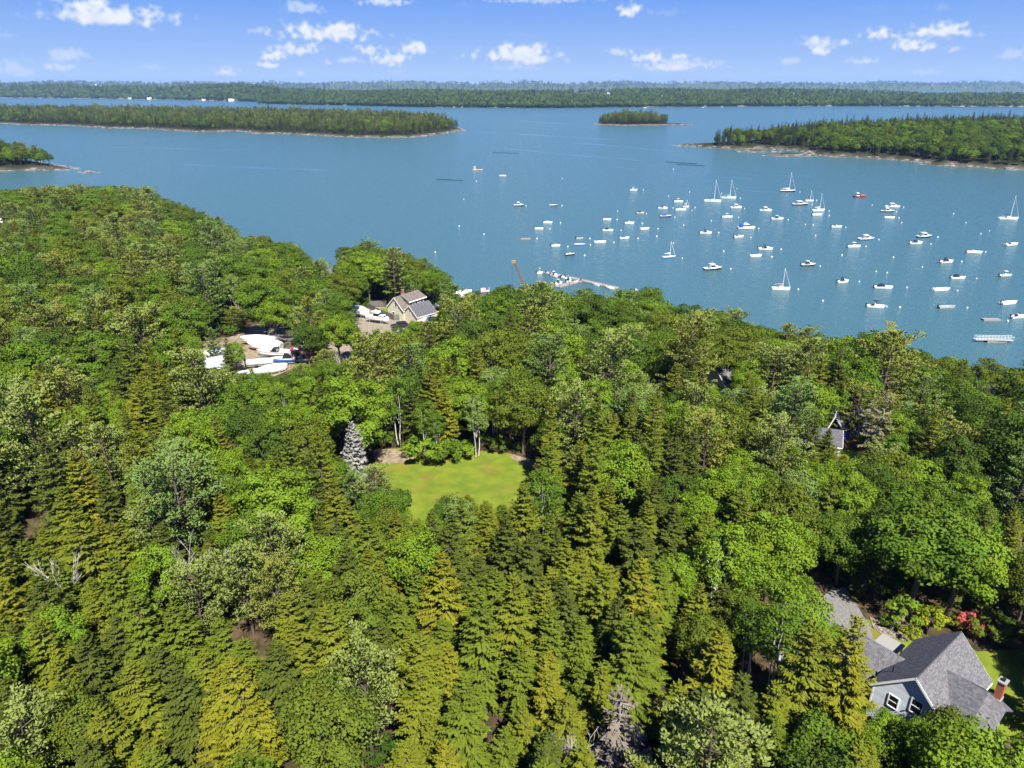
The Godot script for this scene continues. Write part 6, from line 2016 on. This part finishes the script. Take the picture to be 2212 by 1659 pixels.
	for k in 6:
		var x0 := -0.42 * k
		var x1 := -0.42 * (k + 1)
		var z0 := 0.12 * sin(k * 1.3)
		var z1 := 0.12 * sin((k + 1) * 1.3)
		s.quad(Vector3(x0, top_y - 0.1 - 0.03 * k, z0), Vector3(x1, top_y - 0.13 - 0.03 * k, z1), Vector3(x1, top_y - 1.53 - 0.03 * k, z1), Vector3(x0, top_y - 1.5 - 0.03 * k, z0))
		for m in 4: s.uv[s.uv.size() - 4 + m] = Vector2((k + (1 if m == 1 or m == 2 else 0)) / 6.0, 0.0 if m < 2 else 1.0)
	part("flag", s.done(), fm, o)
	clear_view.append([PackedVector2Array([Vector2(1036, 618), Vector2(1060, 618), Vector2(1060, 640), Vector2(1036, 640)]), 0.0])

func utility_pole(at: Vector3, tall: float, label: String):
	var o := thing("utility_pole", label, "utility pole", at)
	var s := Shape.new()
	s.tube(Vector3(0, -0.8, 0), Vector3(0, tall, 0), 0.16, 0.12, 8)
	part("pole", s.done(), M.bark_grey, o)
	box_part("crossarm", o, Vector3(-1.1, tall - 0.7, -0.07), Vector3(1.1, tall - 0.55, 0.07), M.bark_grey)
	s = Shape.new()
	s.lathe([Vector2(0.0, tall - 2.2), Vector2(0.22, tall - 2.15), Vector2(0.22, tall - 1.5), Vector2(0.0, tall - 1.45)], 8, Vector3(0.32, 0, 0))
	part("transformer", s.done(), M.galvanised, o)

func make_shore_houses():
	var lawn_px := [[805, 972], [870, 968], [905, 985], [985, 992], [1040, 975], [1100, 980], [1160, 996], [1185, 1020], [1170, 1075], [1140, 1105], [1000, 1130], [930, 1150], [890, 1150], [845, 1070], [815, 1020]]
	var lawn := outline_of(lawn_px)
	clear_ground.append(lawn)
	drape("lawn", lawn, M.lawn, 0.05)
	drape("bare_soil", outline_of([[806, 974], [850, 970], [890, 985], [900, 998], [870, 1000], [835, 1004], [815, 1000]]), M.dirt, 0.09, 0.6)
	drape("bare_soil", outline_of([[1110, 982], [1160, 998], [1176, 1018], [1150, 1012], [1125, 1000], [1100, 990]]), M.dirt, 0.09, 0.6)
	var band := PackedVector2Array()
	for q in [[815, 985], [870, 985], [905, 1008], [985, 1004], [1040, 990], [1100, 990], [1148, 1008], [1140, 1030], [1112, 1045], [1130, 1078], [1105, 1088], [1075, 1070], [1045, 1072], [1015, 1058], [980, 1070], [950, 1075], [930, 1095], [905, 1118], [893, 1120], [870, 1075], [848, 1050], [838, 1020]]:
		band.append(Vector2(q[0], q[1]))
	clear_view.append([band, 1e9])
	# cottages on the right
	small_house("cottage", "white cottage with grey roof half hidden behind a tall pine", "house", spot(7, 345, 395), 0.5, 7.0, 3.0, 3.2, 6.0, M.siding_white, M.shingle_grey, [[0, -1.2, 1.8, 0.8, 1.1], [0, 1.4, 1.8, 0.8, 1.1], [1, 0.0, 4.0, 0.6, 0.8]])
	var sh := small_house("long_shed", "long low shed with brown-grey roof and white doors", "shed", spot(7, 930, 850), -0.33, 12.5, 2.6, 2.4, 4.0, M.siding_white, M.shingle_dark, [[0, 3.5, 1.3, 0.7, 0.9]])
	box_part("door", sh, Vector3(6.25, -0.3, -1.0), Vector3(6.31, 2.0, 1.0), M.white_paint)
	var bl := small_house("cottage", "blue cottage with white trim behind the leaning birch", "house", spot(7, 1330, 715), 0.42, 11.0, 3.6, 3.0, 5.8, M.siding_navy, M.shingle_grey, [[0, -3.0, 1.6, 0.9, 1.1], [0, 0.5, 1.6, 0.9, 1.1], [0, 3.4, 1.6, 0.9, 1.1]])
	box_part("deck", bl, Vector3(-1.0, -0.2, 3.7), Vector3(4.6, 0.3, 6.2), M.concrete)
	small_house("shed", "grey shed with green metal roof", "shed", spot(7, 1690, 880), 0.25, 6.0, 2.4, 2.6, 4.2, M.siding_grey, M.roof_green, [[3, 0.0, 1.4, 0.7, 0.8]])
	utility_pole(spot(7, 1340, 480), 9.0, "utility pole with transformer before the gap of open water")
	for q in [[[1060, 860], [1110, 850], [1300, 880], [1480, 900], [1640, 900], [1640, 960], [1400, 960], [1200, 930], [1060, 900]], [[1030, 390], [1120, 385], [1130, 450], [1030, 450]], [[1640, 560], [1700, 500], [1900, 520], [1930, 600], [1760, 620]]]:
		var pts: Array = q.map(func(a): var d := crop(7, a[0], a[1]); return [d.x, d.y])
		var ol := outline_of(pts)
		clear_ground.append(ol)
		drape("cottage_lawn", ol, M.lawn, 0.06)
	var hidden := func(k: int, a: Array, far: float): clear_view.append([px_poly(k, a), far])
	hidden.call(7, [[255, 220], [420, 220], [430, 350], [370, 420], [280, 420]], 0.0)
	hidden.call(7, [[725, 735], [800, 690], [930, 740], [1090, 800], [1110, 865], [1060, 850], [960, 790], [850, 810]], 0.0)
	hidden.call(7, [[1080, 880], [1110, 870], [1200, 880], [1180, 910], [1110, 900]], 0.0)
	hidden.call(7, [[1150, 610], [1290, 575], [1460, 590], [1420, 735], [1340, 735], [1230, 690]], 0.0)
	hidden.call(7, [[1240, 840], [1400, 820], [1480, 880], [1380, 930], [1280, 900]], 0.0)
	hidden.call(7, [[1650, 775], [1800, 755], [1800, 795], [1700, 830], [1690, 880], [1645, 880]], 0.0)
	hidden.call(7, [[1045, 400], [1115, 395], [1120, 440], [1050, 440]], 0.0)
	# houses across the bay
	var far := [[1311, 203.5, 16.0, 1.3, "white farmhouse above a hay field across the bay"], [1430, 213, 13.0, 0.6, "white house on the distant wooded slope"], [1548, 216, 12.0, 0.3, "pale house among distant trees, second from the hay field"], [1620, 219, 12.0, 0.8, "white cottage low on the far shore"],
		[1695, 217.5, 14.0, 0.4, "white house by the far waterside"], [1722, 206, 10.0, 0.9, "small white house high on the far slope"], [1862, 220, 14.0, 0.2, "pale house beside another at the far shore"], [1880, 219, 12.0, 0.7, "white house near the far shoreline, paired with a pale one"],
		[502, 217.5, 24.0, 0.2, "large white building at the far western shore"], [445, 214.5, 16.0, 0.5, "white house on the far western shore"], [330, 213.5, 18.0, 0.3, "long white house on the far western shore"], [282, 213, 14.0, 0.8, "small white house at the far western waterline"], [198, 184.5, 18.0, 0.4, "white speck of a house on the western ridge"], [572, 220, 12.0, 0.5, "white cottage near a far cove"],
		[2020, 222, 12.0, 0.5, "white cottage under the distant eastern woods"], [2100, 190, 16.0, 0.5, "white house on the far eastern hill"]]
	for f in far:
		var p := far_ground(f[0], f[1])
		small_house("distant_house", f[4], "house", p, f[3], f[2], f[2] * 0.3, 6.0, 10.0, M.siding_white, M.shingle_grey if int(f[0]) % 2 else M.white_paint, [], "houses across the bay")

func far_ground(px: float, py: float) -> Vector3:   # where that line of sight meets the land across the bay
	var r := ray(px, py)
	var best := level(px, maxf(py, 210.0))
	var close := 1e9
	for sh in shores:
		var grid: Array = sh[0]
		for col_ in grid:
			for p in col_:
				var q := proj(p)
				var d := Vector2(q.x - px, (q.y - py) * 4.0).length()
				if d < close - 2.0:
					close = d
					best = p
	return best
